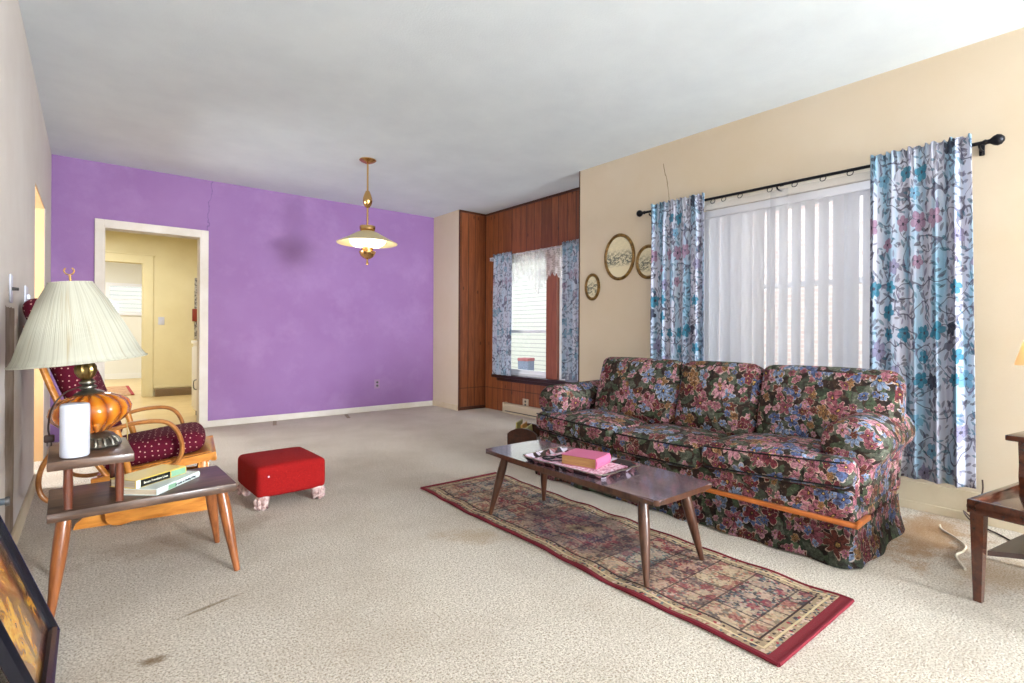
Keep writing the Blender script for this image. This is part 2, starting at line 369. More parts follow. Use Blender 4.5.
# panels
px = t.math('FLOOR', t.math('DIVIDE', t.math('SUBTRACT', x, .08), .12)); py = t.math('FLOOR', t.math('DIVIDE', y, .17))
wn = t.n('ShaderNodeTexWhiteNoise', noise_dimensions='2D'); t.put(wn.inputs[0], t.cxyz(px, py))
pc = t.ramp(wn.outputs[0], [(0, srgb(168,140,112)), (.22, srgb(120,138,136)), (.4, srgb(160,128,112)), (.55, srgb(74,84,90)), (.7, srgb(150,72,74)), (.82, srgb(190,166,130))], 'CONSTANT')
field = t.mix(.62, pc, finec)
m, c, q, pet, ang = t.flower(u, 15, 6, .48, .45, (2,3,0), rnd=.5)
field = t.mix(t.math('MULTIPLY', m, .55), field, t.ramp(c[0], [(0, srgb(190,160,140)), (.3, srgb(140,40,58)), (.55, srgb(48,44,60)), (.8, srgb(200,180,150))], 'CONSTANT'))
fx = t.math('FRACT', t.math('DIVIDE', t.math('SUBTRACT', x, .08), .12)); fy = t.math('FRACT', t.math('DIVIDE', y, .17))
gl_ = t.math('ADD', t.math('LESS_THAN', fx, .06), t.math('LESS_THAN', fy, .045), clamp=True)
field = t.mix(t.math('MULTIPLY', gl_, .75), field, srgb(46,34,38))
# medallion
dm = t.mapping(t.vmath('SUBTRACT', u, (W/2, L/2, 0)), sc=(1,.62,1)); rm = t.vmath('LENGTH', dm, out=1)
mx, my, mz = t.xyz(dm); man = t.math('ARCTAN2', my, mx)
rr = t.math('ADD', rm, t.math('MULTIPLY', t.math('COSINE', t.math('MULTIPLY', man, 16)), .008))
med = t.ramp(t.math('MULTIPLY', rr, 4), [(0, srgb(70,54,70)), (.08, srgb(196,176,140)), (.2, srgb(120,60,84)), (.3, srgb(72,52,88)), (.5, srgb(150,70,90)), (.58, srgb(60,46,76)), (.8, srgb(120,100,104))], 'CONSTANT')
field = t.mix(t.math('MULTIPLY', t.math('LESS_THAN', rr, .235), .42), field, med)
bord = t.mix(t.math('LESS_THAN', fc.outputs[1], .4), srgb(160,140,112), finec)
e1 = t.math('MINIMUM', t.math('SUBTRACT', ex, .0), t.math('SUBTRACT', ey, .025))
col = t.mix(t.math('LESS_THAN', e1, .080), field, bord)
col = t.mix(t.math('LESS_THAN', t.math('ABSOLUTE', t.math('SUBTRACT', e1, .080)), .004), col, srgb(50,34,36))
col = t.mix(t.math('LESS_THAN', t.math('ABSOLUTE', t.math('SUBTRACT', e1, .045)), .004), col, srgb(212,190,150))
col = t.mix(t.math('LESS_THAN', e1, .018), col, srgb(118,20,38))
nz = t.noise(u, 260, 2)
M['rug'] = t.done(t.bsdf(t.mix(t.math('MULTIPLY', t.noise(u, 120, 3, .8), .55), col, srgb(84,72,66)), .95, normal=t.bump(nz, .6, .004), spec=.1))
M['rug_edge'] = simple('crimson_binding', srgb(108,18,34), .9)

# oval print
t = NT('landscape_print'); u = t.obj(); x, y, z = t.xyz(u)
hills = t.noise(t.cxyz(t.math('MULTIPLY', y, 1.0), t.math('MULTIPLY', z, 1.6), 0), 26, 6, .75)
band = t.ramp(t.math('ADD', t.math('MULTIPLY', z, 4), .5), [(.1,(0,0,0)),(.3,(1,1,1)),(.6,(.8,.8,.8)),(.8,(.1,.1,.1))])
mk = t.math('MULTIPLY', t.ramp(hills, [(.44,(0,0,0)),(.54,(1,1,1))]), band)
M['print'] = t.done(t.bsdf(t.mix(mk, srgb(216,204,170), srgb(66,72,66)), .5, coat=.0))
# abstract painting in golds
t = NT('golden_abstract_painting'); u = t.obj()
d = t.vmath('ADD', u, t.vmath('SCALE', t.vmath('SUBTRACT', t.noise(u, 4, 4, .6, out=1), (.5,.5,.5)), .30))
vo = t.vor(t.mapping(d, sc=(1,7,4)), dims='3D'); s1 = t.noise(d, 7, 5, .65)
col = t.ramp(s1, [(.34, srgb(30,20,40)), (.42, srgb(84,34,44)), (.47, srgb(190,112,30)), (.55, srgb(246,192,70)), (.62, srgb(222,140,30)), (.68, srgb(80,40,40))])
e = t.ramp(vo.outputs['Distance'], [(.25,(0,0,0)),(.6,(1,1,1))])
col = t.mix(t.math('MULTIPLY', e, .8), col, srgb(52,34,44))
M['painting'] = t.done(t.bsdf(col, .2, coat=.6))
# siding outside
t = NT('white_clapboard'); o = t.obj(); x, y, z = t.xyz(o)
fr = t.math('FRACT', t.math('DIVIDE', z, .11)); ln = t.math('LESS_THAN', fr, .16)
M['siding'] = t.done(t.bsdf(t.mix(ln, srgb(196,194,184), srgb(150,150,146)), .8))
t = NT('pale_brick'); o = t.obj(); x, y, z = t.xyz(o)
b = t.n('ShaderNodeTexBrick'); t.put(b.inputs[0], t.cxyz(y, z)); b.inputs['Color1'].default_value = srgb(206,176,168); b.inputs['Color2'].default_value = srgb(224,200,190); b.inputs['Mortar'].default_value = srgb(225,222,218)
b.inputs['Scale'].default_value = 1; b.inputs['Brick Width'].default_value = .22; b.inputs['Row Height'].default_value = .075; b.inputs['Mortar Size'].default_value = .01
M['brick'] = t.done(t.bsdf(b.outputs[0], .9))
M['grass'] = plaster('lawn', srgb(120,130,90), srgb(150,150,110), .3, 6)
M['ext_red'] = simple('red_paint', srgb(150,84,84), .7)
M['ext_blue'] = simple('slate_blue_paint', srgb(110,120,140), .6)
t = NT('wallpaper_speckle'); o = t.obj()
M['speckle'] = t.done(t.bsdf(t.ramp(t.noise(o, 26, 4, .8), [(.42, srgb(90,84,80)), (.55, srgb(190,186,176))]), .7))
M['kitchen_rug'] = plaster('beige_mat', srgb(206,170,130), srgb(176,120,90), .2, 14)
M['pages'] = wood('book_pages', srgb(140,98,56), srgb(184,138,88), .8, (2,2,60), coat=0)
M['pages_w'] = wood('pale_pages', srgb(170,150,126), srgb(214,200,176), .8, (2,2,60), coat=0)
M['pink'] = simple('pink_leather', srgb(186,94,130), .45)
M['book_white'] = simple('white_book_cover', srgb(216,226,222), .35)
M['book_yellow'] = simple('yellow_book_cover', srgb(222,190,90), .4)
M['book_black'] = simple('black_book_spine', srgb(28,28,26), .35)
M['book_green'] = simple('green_print', srgb(130,170,140), .4)
M['ink_white'] = simple('pale_lettering', srgb(230,226,206), .5)
M['ink_dark'] = simple('dark_lettering', srgb(30,40,60), .5)
t = NT('leafy_tray_print'); o = t.obj(); vo = t.vor(t.mapping(o, sc=(32,32,32)), dims='3D'); c = t.n('ShaderNodeSeparateColor'); t.put(c.inputs[0], vo.outputs['Color'])
M['tray'] = t.done(t.bsdf(t.ramp(c.outputs[0], [(0, srgb(40,20,22)), (.35, srgb(86,40,40)), (.55, srgb(140,96,104)), (.75, srgb(30,26,34)), (.88, srgb(190,180,196))], 'CONSTANT'), .2, coat=.6))
t = NT('pink_floral_paper'); o = t.obj(); f = t.noise(o, 60, 4, .7)
M['pink_paper'] = t.done(t.bsdf(t.ramp(f, [(.4, srgb(226,216,226)), (.52, srgb(206,140,164)), (.66, srgb(110,60,80))]), .5))
M['mag_green'] = simple('green_magazine', srgb(176,172,104), .4)
M['mag_orange'] = simple('orange_magazine', srgb(206,150,74), .4)

# ------------------------------------------------------------------ geometry helpers
def tag(o, label=None, cat=None, group=None, kind=None):
    if label: o['label'] = label
    if cat: o['category'] = cat
    if group: o['group'] = group
    if kind: o['kind'] = kind
    return o
def empty(name, loc=(0,0,0), rz=0, label=None, cat=None, group=None, kind=None):
    o = bpy.data.objects.new(name, None); o.location = loc; o.rotation_euler = (0,0,rz); o.empty_display_size = .1
    COL.objects.link(o); return tag(o, label, cat, group, kind)
def link(name, bm, mat, parent=None, smooth=True, loc=None, ang=40, uv=False):
    bmesh.ops.recalc_face_normals(bm, faces=bm.faces)
    if uv: boxuv(bm)
    me = bpy.data.meshes.new(name); bm.to_mesh(me); bm.free()
    for m in (mat if isinstance(mat, (list,tuple)) else [mat]): me.materials.append(m)
    if smooth:
        for p in me.polygons: p.use_smooth = True
        me.set_sharp_from_angle(angle=R(ang))
    o = bpy.data.objects.new(name, me); COL.objects.link(o)
    if parent: o.parent = parent
    if loc: o.location = loc
    return o
def boxuv(bm, off=None):
    off = off or (random.random()*5, random.random()*5)
    l = bm.loops.layers.uv.verify(); bm.normal_update()
    for f in bm.faces:
        n = f.normal; a = max(range(3), key=lambda i: abs(n[i]))
        for lp in f.loops:
            c = lp.vert.co
            if a == 0: q = (c.y, c.z)
            elif a == 1: q = (c.x, c.z)
            else: q = (c.y, c.x)
            lp[l].uv = (q[0]+off[0], q[1]+off[1])
def box(bm, x0, x1, y0, y1, z0, z1, bev=0, mi=0, seg=2, mat=None):
    r = bmesh.ops.create_cube(bm, size=1)['verts']
    for v in r: v.co = Vector(((x0+x1)/2+v.co.x*(x1-x0), (y0+y1)/2+v.co.y*(y1-y0), (z0+z1)/2+v.co.z*(z1-z0)))
    fs = set(f for v in r for f in v.link_faces)
    if bev:
        es = list(set(e for f in fs for e in f.edges))
        rr = bmesh.ops.bevel(bm, geom=es, offset=bev, segments=seg, affect='EDGES', profile=.5)
        fs = set(rr['faces']) | set(f for f in fs if f.is_valid)
    for f in fs:
        if f.is_valid: f.material_index = mi
    if mat:
        vs = set(v for f in fs if f.is_valid for v in f.verts)
        for v in vs: v.co = mat @ v.co
    return bm
def nb(): return bmesh.new()
def B(*a, **k): return box(nb(), *a, **k)
def frame_of(d):
    d = d.normalized(); up = Vector((0,0,1)) if abs(d.z) < .95 else Vector((0,1,0))
    a = d.cross(up).normalized(); return a, a.cross(d).normalized()
def smooth_path(pts, n=6):
    P = [Vector(p) for p in pts]; out = []
    for i in range(len(P)-1):
        p0 = P[max(i-1,0)]; p1 = P[i]; p2 = P[i+1]; p3 = P[min(i+2,len(P)-1)]
        for k in range(n):
            u = k/n
            out.append(.5*((2*p1)+(-p0+p2)*u+(2*p0-5*p1+4*p2-p3)*u*u+(-p0+3*p1-3*p2+p3)*u**3))
    out.append(P[-1]); return out
def tube(bm, pts, r, n=10, cap=True, sx=1, sy=1):
    P = [Vector(p) for p in pts]; rr = r if isinstance(r, (list,tuple)) else [r]*len(P)
    rings = []; prev = None
    for i, p in enumerate(P):
        d = (P[min(i+1,len(P)-1)]-P[max(i-1,0)])
        if prev is None: a, b = frame_of(d)
        else:
            d.normalize(); a = (prev - d*prev.dot(d)).normalized(); b = a.cross(d).normalized()
        prev = a
        rings.append([bm.verts.new(p+(a*cos(2*pi*k/n)*sx+b*sin(2*pi*k/n)*sy)*rr[i]) for k in range(n)])
    for i in range(len(rings)-1):
        for k in range(n): bm.faces.new((rings[i][k], rings[i][(k+1)%n], rings[i+1][(k+1)%n], rings[i+1][k]))
    if cap: bm.faces.new(rings[0][::-1]); bm.faces.new(rings[-1])
    return bm
def lathe(bm, prof, c=(0,0,0), n=32, flute=None):
    rings = []
    for r, z in prof:
        rg = []
        for k in range(n):
            a = 2*pi*k/n; q = r*(1+(flute(k, r, z) if flute else 0))
            rg.append(bm.verts.new((c[0]+q*cos(a), c[1]+q*sin(a), c[2]+z)))
        rings.append(rg)
    for i in range(len(rings)-1):
        for k in range(n): bm.faces.new((rings[i][k], rings[i][(k+1)%n], rings[i+1][(k+1)%n], rings[i+1][k]))
    if prof[0][0] > 1e-4: bm.faces.new(rings[0][::-1])
    if prof[-1][0] > 1e-4: bm.faces.new(rings[-1])
    bmesh.ops.remove_doubles(bm, verts=bm.verts, dist=1e-6)
    return bm
def prism(bm, pts, h, axis='z', at=0):
    """closed polygon (a,b) extruded from `at` by h along axis"""
    def mk(a, b, c):
        return {'z': (a,b,c), 'y': (a,c,b), 'x': (c,a,b)}[axis]
    lo = [bm.verts.new(mk(a,b,at)) for a,b in pts]; hi = [bm.verts.new(mk(a,b,at+h)) for a,b in pts]
    bm.faces.new(lo[::-1]); bm.faces.new(hi); n = len(pts)
    for i in range(n): bm.faces.new((lo[i], lo[(i+1)%n], hi[(i+1)%n], hi[i]))
    return bm
def cushion(bm, x0, x1, y0, y1, z0, z1, r=.04, crown=.03, n=12, front=.0, mat=None, wr=0, tilt=0):
    hx, hy, hz = (x1-x0)/2, (y1-y0)/2, (z1-z0)/2; c = Vector(((x0+x1)/2, (y0+y1)/2, (z0+z1)/2))
    tmp = bmesh.new(); bmesh.ops.create_cube(tmp, size=2)
    bmesh.ops.subdivide_edges(tmp, edges=tmp.edges[:], cuts=n, use_grid_fill=True)
    vm = {}
    for v in tmp.verts:
        u, w, q = v.co
        u, w, q = [(1-abs(t_)**1)*0+t_ for t_ in (u,w,q)]
        # push samples to the edges for a smooth roll
        s = lambda t_: math.copysign(abs(sin(t_*pi/2))**.85, t_)
        p = Vector((s(u)*hx, s(w)*hy, s(q)*hz))
        inn = Vector([max(-h_+r, min(h_-r, a_)) for a_, h_ in zip(p, (hx,hy,hz))])
        d = p-inn
        if d.length > 1e-6: p = inn + d.normalized()*r
        nx, ny, nz = p.x/hx, p.y/hy, p.z/hz
        f = (1-nx*nx*.98)*(1-ny*ny*.98)
        p.z += crown*f*nz if abs(nz) > 0 else 0
        p.x += front*(1-nz*nz)*(1-ny*ny*.9)*nx
        p.y += front*.6*(1-nz*nz)*ny*(1-nx*nx)
        if wr: p += Vector((0,0,1))*wr*sin(nx*9+ny*4)*sin(ny*7)*f
        p.z += tilt*ny
        p += c
        if mat: p = mat @ p
        vm[v] = bm.verts.new(p)
    for f in tmp.faces: bm.faces.new([vm[v] for v in f.verts])
    tmp.free(); return bm
def struct(name, bm, mat, parent=None, smooth=False, **k):
    o = link(name, bm, mat, parent, smooth=smooth, **k)
    if not parent: o['kind'] = 'structure'
    return o
def text_mesh(name, s, size, mat, parent, mtx, depth=.0006):
    cu = bpy.data.curves.new('txt', 'FONT'); cu.body = s; cu.size = size; cu.extrude = depth; cu.align_x = 'CENTER'; cu.align_y = 'CENTER'
    ob = bpy.data.objects.new('txt', cu); COL.objects.link(ob)
    bpy.context.view_layer.update()
    me = bpy.data.meshes.new_from_object(ob.evaluated_get(bpy.context.evaluated_depsgraph_get()))
    bpy.data.objects.remove(ob); me.name = name; me.materials.clear(); me.materials.append(mat); me.transform(mtx)
    o = bpy.data.objects.new(name, me); COL.objects.link(o); o.parent = parent; return o
def copy_tree(o, parent=None):
    c = o.copy(); COL.objects.link(c)
    if parent: c.parent = parent
    for ch in list(o.children): copy_tree(ch, c)
    return c

# ------------------------------------------------------------------ room shell
H = 2.72; XL = -.285; XR = 3.89; YB = 6.52; YR = -5.6; XA = 4.31; YA0 = 3.66; YA1 = 5.87; XC = 3.86
T = .15
bm = nb(); box(bm, XL, XR+.2, YR, YB, -.12, 0); box(bm, XR+.2, XA, YA0-.05, YA1+.02, -.12, 0); box(bm, -1.9, XL, 4.4, 6.6, -.12, 0)
struct('floor', bm, M['carpet'])
bm = B(-1.9, XA+.2, YR-.2, YB+.15, H, H+.12)
struct('ceiling', bm, M['ceiling'])
# left wall with an opening from Y 4.68 to 5.66
OL0, OL1, OLZ = 4.68, 5.66, 2.055
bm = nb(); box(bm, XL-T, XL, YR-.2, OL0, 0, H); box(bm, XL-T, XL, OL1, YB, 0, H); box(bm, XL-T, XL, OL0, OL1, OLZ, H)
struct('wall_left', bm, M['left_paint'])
bm = nb(); box(bm, XL-T-.01, XL-.004, OL1-.012, OL1+.0, 0, OLZ); box(bm, XL-T-.01, XL-.004, OL0, OL1-.012, OLZ-.012, OLZ); box(bm, XL-T-.01, XL-.004, OL0, OL0+.012, 0, OLZ-.012)
struct('trim_1', bm, M['tan_paint'])
bm = nb(); box(bm, -1.9, -1.8, 4.3, YB, 0, H); box(bm, -1.8, XL-T, 6.45, YB, 0, H); box(bm, -1.8, XL-T, 4.3, 4.4, 0, H)
struct('wall_hall', bm, M['tan_paint'])
# purple wall with the kitchen doorway
DX0, DX1, DZ = .104, .938, 2.09
bm = nb(); box(bm, XL-T, DX0, YB, YB+T, 0, H); box(bm, DX1, XC+.6, YB, YB+T, 0, H); box(bm, DX0, DX1, YB, YB+T, DZ, H)
struct('wall_back', bm, M['purple'])
# door casing (cream-white), jamb
bm = nb(); cw = .07
box(bm, DX0-cw, DX0, YB-.02, YB, 0, DZ+cw, .004); box(bm, DX1, DX1+cw, YB-.02, YB, 0, DZ+cw, .004); box(bm, DX0, DX1, YB-.02, YB, DZ, DZ+cw, .004)
box(bm, DX0-.002, DX0+.012, YB-.02, YB+T+.01, 0, DZ); box(bm, DX1-.012, DX1+.002, YB-.02, YB+T+.01, 0, DZ); box(bm, DX0+.012, DX1-.012, YB-.02, YB+T+.01, DZ-.012, DZ+.002)
struct('trim_2', bm, M['white_trim'])
struct('baseboard_back', B(DX1+cw, XC-.012, YB-.014, YB, 0, .07, .004), M['white_trim'])
# cream return wall then panelled alcove
struct('wall_return', B(XC, XC+.6, YA1, YB, 0, H), M['cream'])
struct('baseboard_return', B(XC-.012, XC, YA1, YB-.0, 0, .075, .004), M['cream_trim'])
struct('wall_panelled_side', B(XC+.003, XA, YA1-.012, YA1, 0, H), M['panelling'])
# panelled window wall with opening
WY0, WY1, WZ0, WZ1 = 3.80, 5.47, .50, 2.06
bm = nb(); X0, X1 = XA, XA+T
box(bm, X0, X1, YA0-.15, WY0, 0, H); box(bm, X0, X1, WY1, YA1, 0, H); box(bm, X0, X1, WY0, WY1, 0, WZ0); box(bm, X0, X1, WY0, WY1, WZ1, H)
struct('wall_panelled', bm, M['panelling'])
struct('trim_3', B(XA-.012, XA, YA0-.02, YA1-.014, H-.03, H, .003), M['dark_wood'])
struct('trim_4', B(XC+.01, XA-.012, YA1-.022, YA1-.012, H-.03, H, .003), M['dark_wood'])
struct('trim_5', B(XC+.003, XC+.02, YA1-.02, YA1-.01, 0, H), M['dark_wood'])
struct('baseboard_panelled', B(XC+.02, XA, YA1-.024, YA1-.012, 0, .045, .003), M['dark_wood'])
# right wall with main window
RY0, RY1, RZ0, RZ1 = .72, 2.62, .72, 2.06
bm = nb(); X0, X1 = XR, XR+.2
box(bm, X0, X1, YR-.2, RY0, 0, H); box(bm, X0, X1, RY1, YA0, 0, H); box(bm, X0, X1, RY0, RY1, 0, RZ0); box(bm, X0, X1, RY0, RY1, RZ1, H)
struct('wall_right', bm, M['cream'])
struct('trim_6', B(XR-.004, XR+.02, YA0-.001, YA0+.012, 0, H), M['dark_wood'])
bm = nb(); box(bm, XR-.014, XR, YR, YA0, 0, .17, .004); box(bm, XR-.022, XR-.014, YR, YA0, 0, .05, .003)
struct('baseboard_right', bm, M['cream_trim'])
struct('baseboard_left', B(XL, XL+.014, YR, OL0, 0, .10, .004), M['cream_trim'])
# unseen rear wall, its wide window added to let sky light in
bm = nb(); box(bm, XL-T, XR+.2, YR-T, YR, 0, .35); box(bm, XL-T, XR+.2, YR-T, YR, 2.5, H)
box(bm, XL-T, .0, YR-T, YR, .35, 2.5); box(bm, 3.6, XR+.2, YR-T, YR, .35, 2.5)
struct('wall_front', bm, M['cream'])

# ---- windows
def sash_window(name, x, y0, y1, z0, z1, zm, inner):
    w = empty(name, (0,0,0), kind='structure')
    bm = nb(); f = .035
    box(bm, x, x+.10, y0, y0+f, z0, z1); box(bm, x, x+.10, y1-f, y1, z0, z1); box(bm, x, x+.10, y0+f, y1-f, z1-f, z1); box(bm, x, x+.10, y0+f, y1-f, z0, z0+f)
    link('window_frame', bm, M['sash_white'], w, smooth=False)
    for i, (za, zb, xo) in enumerate(((z0+f, zm+.015, .03), (zm-.015, z1-f, .06))):
        bm = nb(); s = .03; a, b = y0+f, y1-f
        box(bm, x+xo, x+xo+.028, a, a+s, za, zb); box(bm, x+xo, x+xo+.028, b-s, b, za, zb)
        box(bm, x+xo, x+xo+.028, a+s, b-s, za, za+s+.01); box(bm, x+xo, x+xo+.028, a+s, b-s, zb-s, zb)
        so = link('sash', bm, M['sash_white'], w, smooth=False)
        link('pane', B(x+xo+.012, x+xo+.015, a+s, b-s, za+s+.01, zb-s), M['glass'], so, smooth=False)
    return w
sash_window('window_1', XA+.03, 4.60, WY1, WZ0, WZ1, 1.07, 0)
sash_window('window_2', XA+.03, WY0, 4.41, WZ0, WZ1, 1.07, 0)
struct('trim_7', B(XA-.012, XA+.12, 4.41, 4.60, WZ0, WZ1, .006), M['mullion'])
bm = B(XA-.06, XA+.04, WY0-.12, WY1+.17, WZ0-.045, WZ0, .006); box(bm, XA-.02, XA, WY0-.08, WY1+.10, WZ0-.09, WZ0-.045, .004)
struct('trim_8', bm, M['sill_dark'])
zc = 1.42
yy = [RY0, RY0+.56, RY1-.56, RY1]
for i in range(3): sash_window('window_%d' % (i+3), XR+.06, yy[i], yy[i+1], RZ0, RZ1, zc, 0)
bm = nb(); f = .07
box(bm, XR-.018, XR, RY0-f, RY0, RZ0-f, RZ1+f, .004); box(bm, XR-.018, XR, RY1, RY1+f, RZ0-f, RZ1+f, .004); box(bm, XR-.018, XR, RY0, RY1, RZ1, RZ1+f, .004); box(bm, XR-.03, XR+.05, RY0-f, RY1+f, RZ0-.03, RZ0, .004)
struct('trim_9', bm, M['white_trim'])
# unseen rear window, added as an opening for sky light
w = empty('window_6', (0,0,0), kind='structure')
bm = nb(); xs = [0, 1.2, 2.4, 3.6]
for x in xs: box(bm, x-.03, x+.03, YR-.1, YR-.04, .35, 2.5)
box(bm, 0, 3.6, YR-.1, YR-.04, .35, .40); box(bm, 0, 3.6, YR-.1, YR-.04, 2.45, 2.5)
link('window_frame', bm, M['sash_white'], w, smooth=False)
link('pane', B(.03, 3.57, YR-.072, YR-.068, .4, 2.45), M['glass'], w, smooth=False)

# ---- kitchen beyond the doorway
KY = 10.1; KX0, KX1 = -.9, 2.2
struct('floor_kitchen', B(KX0-2, KX1, YB+.0, 15.2, -.12, -.002), M['kitchen_floor'])
struct('ceiling_kitchen', B(KX0-2, KX1+.2, YB+T, 15.4, 2.6, 2.7), M['room_white'])
kd0, kd1, kdz = -.25, .66, 2.13
bm = nb(); box(bm, KX0, kd0, KY, KY+.12, 0, 2.6); box(bm, kd1, KX1, KY, KY+.12, 0, 2.6); box(bm, kd0, kd1, KY, KY+.12, kdz, 2.6)
struct('wall_kitchen', bm, M['yellow'])
bm = nb(); box(bm, KX0-.1, KX0, YB+T, KY, 0, 2.6); box(bm, KX1, KX1+.1, YB+T, KY+.12, 0, 2.6)
struct('wall_kitchen_side', bm, M['yellow'])
bm = nb(); box(bm, kd1, kd1+.13, KY-.025, KY, 0, kdz+.13, .004); box(bm, kd0-.13, kd0, KY-.025, KY, 0, kdz+.13, .004); box(bm, kd0, kd1, KY-.025, KY, kdz, kdz+.13, .004); box(bm, kd0-.15, kd1+.15, KY-.04, KY, kdz+.13, kdz+.155, .003)
box(bm, kd1-.012, kd1, KY-.02, KY+.13, 0, kdz); 
struct('trim_10', bm, M['yellow'])
struct('baseboard_kitchen', B(kd1+.14, 1.32, KY-.02, KY, .13, .17, .003), M['yellow'])
bm = B(kd1+.15, 1.34, KY-.05, KY-.022, 0, .12, .005)
for k in range(6): box(bm, kd1+.17, 1.32, KY-.055, KY-.05, .015+k*.017, .021+k*.017)
tag(link('floor_register', bm, M['heater_brown'], smooth=False), 'brown louvred heating register at foot of yellow kitchen wall', 'heater')
# pale room past it with a window
bm = nb(); box(bm, -2.9, -2.8, KY+.12, 15, 0, 2.6); box(bm, 1.6, 1.7, KY+.12, 15, 0, 2.6)
fy = 14.2; box(bm, -2.8, .30, fy, fy+.1, 0, 2.6); box(bm, .95, 1.6, fy, fy+.1, 0, 2.6); box(bm, .30, .95, fy, fy+.1, 0, 1.45); box(bm, .30, .95, fy, fy+.1, 2.05, 2.6)
struct('wall_far_room', bm, M['room_white'])
w = empty('window_7', (0,0,0), kind='structure')
bm = nb()
for a in ((.26,.33),(.92,.99)): box(bm, *a, fy-.03, fy+.03, 1.40, 2.10)
box(bm, .33, .92, fy-.03, fy+.03, 2.03, 2.10); box(bm, .33, .92, fy-.05, fy+.03, 1.40, 1.47); box(bm, .33, .92, fy-.01, fy+.02, 1.73, 1.76)
link('window_frame', bm, M['sash_white'], w, smooth=False); link('pane', B(.33, .92, fy+.04, fy+.043, 1.47, 2.03), M['glass'], w, smooth=False)
struct('baseboard_far_room', B(-2.8, 1.6, fy-.02, fy, 0, .12), M['white_paint'])
bm = B(-.15, .57, 10.5, 12.2, 0, .012, .003)
rg = link('door_mat', bm, M['kitchen_rug'], smooth=False); tag(rg, 'beige mat with red border on floor of the pale far room', 'rug')
bm = nb(); box(bm, .53, .575, 10.5, 12.2, .001, .016); link('mat_border', bm, simple('red_binding', srgb(170,60,60), .9), rg, smooth=False)
# kitchen base cabinet & wall bits
c = empty('kitchen_cabinet', (1.01, 7.06, 0), 0, 'white enamel kitchen base cabinet just inside the yellow kitchen doorway', 'cabinet')
link('body', B(0, .6, 0, .52, .08, .90, .006), M['white_paint'], c); link('countertop', B(-.02, .62, -.02, .54, .90, .94, .006), M['white_paint'], c)
link('toe_kick', B(.03, .6, .0, .52, 0, .08), M['switch_dark'], c); d = link('door', B(-.018, -.001, .03, .49, .12, .86, .004), M['white_paint'], c)
link('handle', tube(nb(), smooth_path([(-.02,.08,.36),(-.05,.08,.38),(-.05,.08,.46),(-.02,.08,.48)]), .006), M['grey_metal'], d)
o = link('hanging_towel', B(1.36, 1.47, KY-.03, KY-.003, .92, 1.95, .01), M['speckle']); tag(o, 'speckled grey cloth hanging on the far kitchen wall by the cabinet', 'cloth')
bm = nb(); o = link('framed_plaque', B(1.325, 1.40, KY-.06, KY-.032, 1.22, 1.43, .006), simple('brick_red', srgb(140,56,40), .5)); tag(o, 'small brick-red plaque hung over the speckled cloth in the kitchen', 'plaque')
def plate(name, loc, rz, w, h, label, cat='switch', toggles=1, mat=None, kind='switch'):
    e = empty(name, loc, rz, label, cat)
    link('cover_plate', B(-w/2, w/2, -.007, 0, -h/2, h/2, .003), mat or M['plastic_white'], e)
    if kind == 'outlet':
        for dz in (-.022, .022):
            b = nb(); lathe(b, [(0,-.003),(.015,-.003),(.015,.003),(0,.003)], n=20)
            for v in b.verts: v.co = Vector((v.co.x, -.008+v.co.z, v.co.y+dz))
            link('socket', b, M['switch_dark'], e)
    elif kind == 'switch':
        for i in range(toggles):
            link('toggle', B(-.006+(i-(toggles-1)/2)*.045, .006+(i-(toggles-1)/2)*.045, -.02, -.006, -.014, .014, .003), M['switch_dark'] if toggles == 1 and kind == 'x' else M['plastic_white'], e)
    return e
plate('light_switch', (.90, KY, 1.22), 0, .085, .125, 'white toggle switch plate on the yellow kitchen wall beyond the doorway', 'switch')
plate('wall_outlet', (2.994, YB, .36), 0, .075, .12, 'outlet with grey cover plate low on the purple wall', 'outlet', kind='outlet', mat=simple('grey_plate', srgb(150,120,150), .4))
plate('wall_outlet', (XA, 4.98, .16), -pi/2, .11, .11, 'outlet with pale square cover on the wood panelling under the window', 'outlet', kind='outlet', mat=M['beige_plate'])
# left wall controls
e = empty('dimmer_switch', (XL, 3.31, 1.25), pi/2, 'tall white dimmer plate with small knob on left wall', 'switch')
link('cover_plate', B(-.04, .04, -.007, 0, -.065, .065, .003), M['plastic_white'], e)
b = tube(nb(), [(0,-.006,.0),(0,-.03,0)], [.008,.007], 12); link('knob', b, M['switch_dark'], e)
plate('light_switch', (XL, 4.05, 1.25), pi/2, .16, .12, 'wide white double switch plate on left wall beside the tan opening', 'switch', toggles=2)
# small grey bracket low on left wall
e = empty('door_stop', (XL, 2.60, .44), pi/2, 'grey metal door stop sticking out low on left wall above leaning picture', 'door stop')
link('wall_plate', B(-.028, .028, -.006, 0, -.028, .028, .003), M['grey_metal'], e); link('stem', tube(nb(), [(0,-.006,0),(0,-.052,0)], [.012,.012], 14), M['grey_metal'], e); link('bumper', tube(nb(), [(0,-.052,0),(0,-.064,0)], [.017,.016], 14), M['switch_dark'], e)

# baseboard heater in the alcove
e = empty('baseboard_heater', (XA, 4.75, 0), 0, 'long beige baseboard heater under the alcove window', 'heater')
pr = [(-.012,.0),(-.055,.0),(-.06,.02),(-.06,.10),(-.045,.125),(-.012,.13)]
link('casing', prism(nb(), pr, 1.35, 'y', -.75), M['heater'], e, ang=20)
link('end_cap', B(-.066, 0, .60, .63, 0, .135, .003), M['heater'], e); link('fin_slot', B(-.0615, -.058, -.72, .58, .022, .034), M['switch_dark'], e)

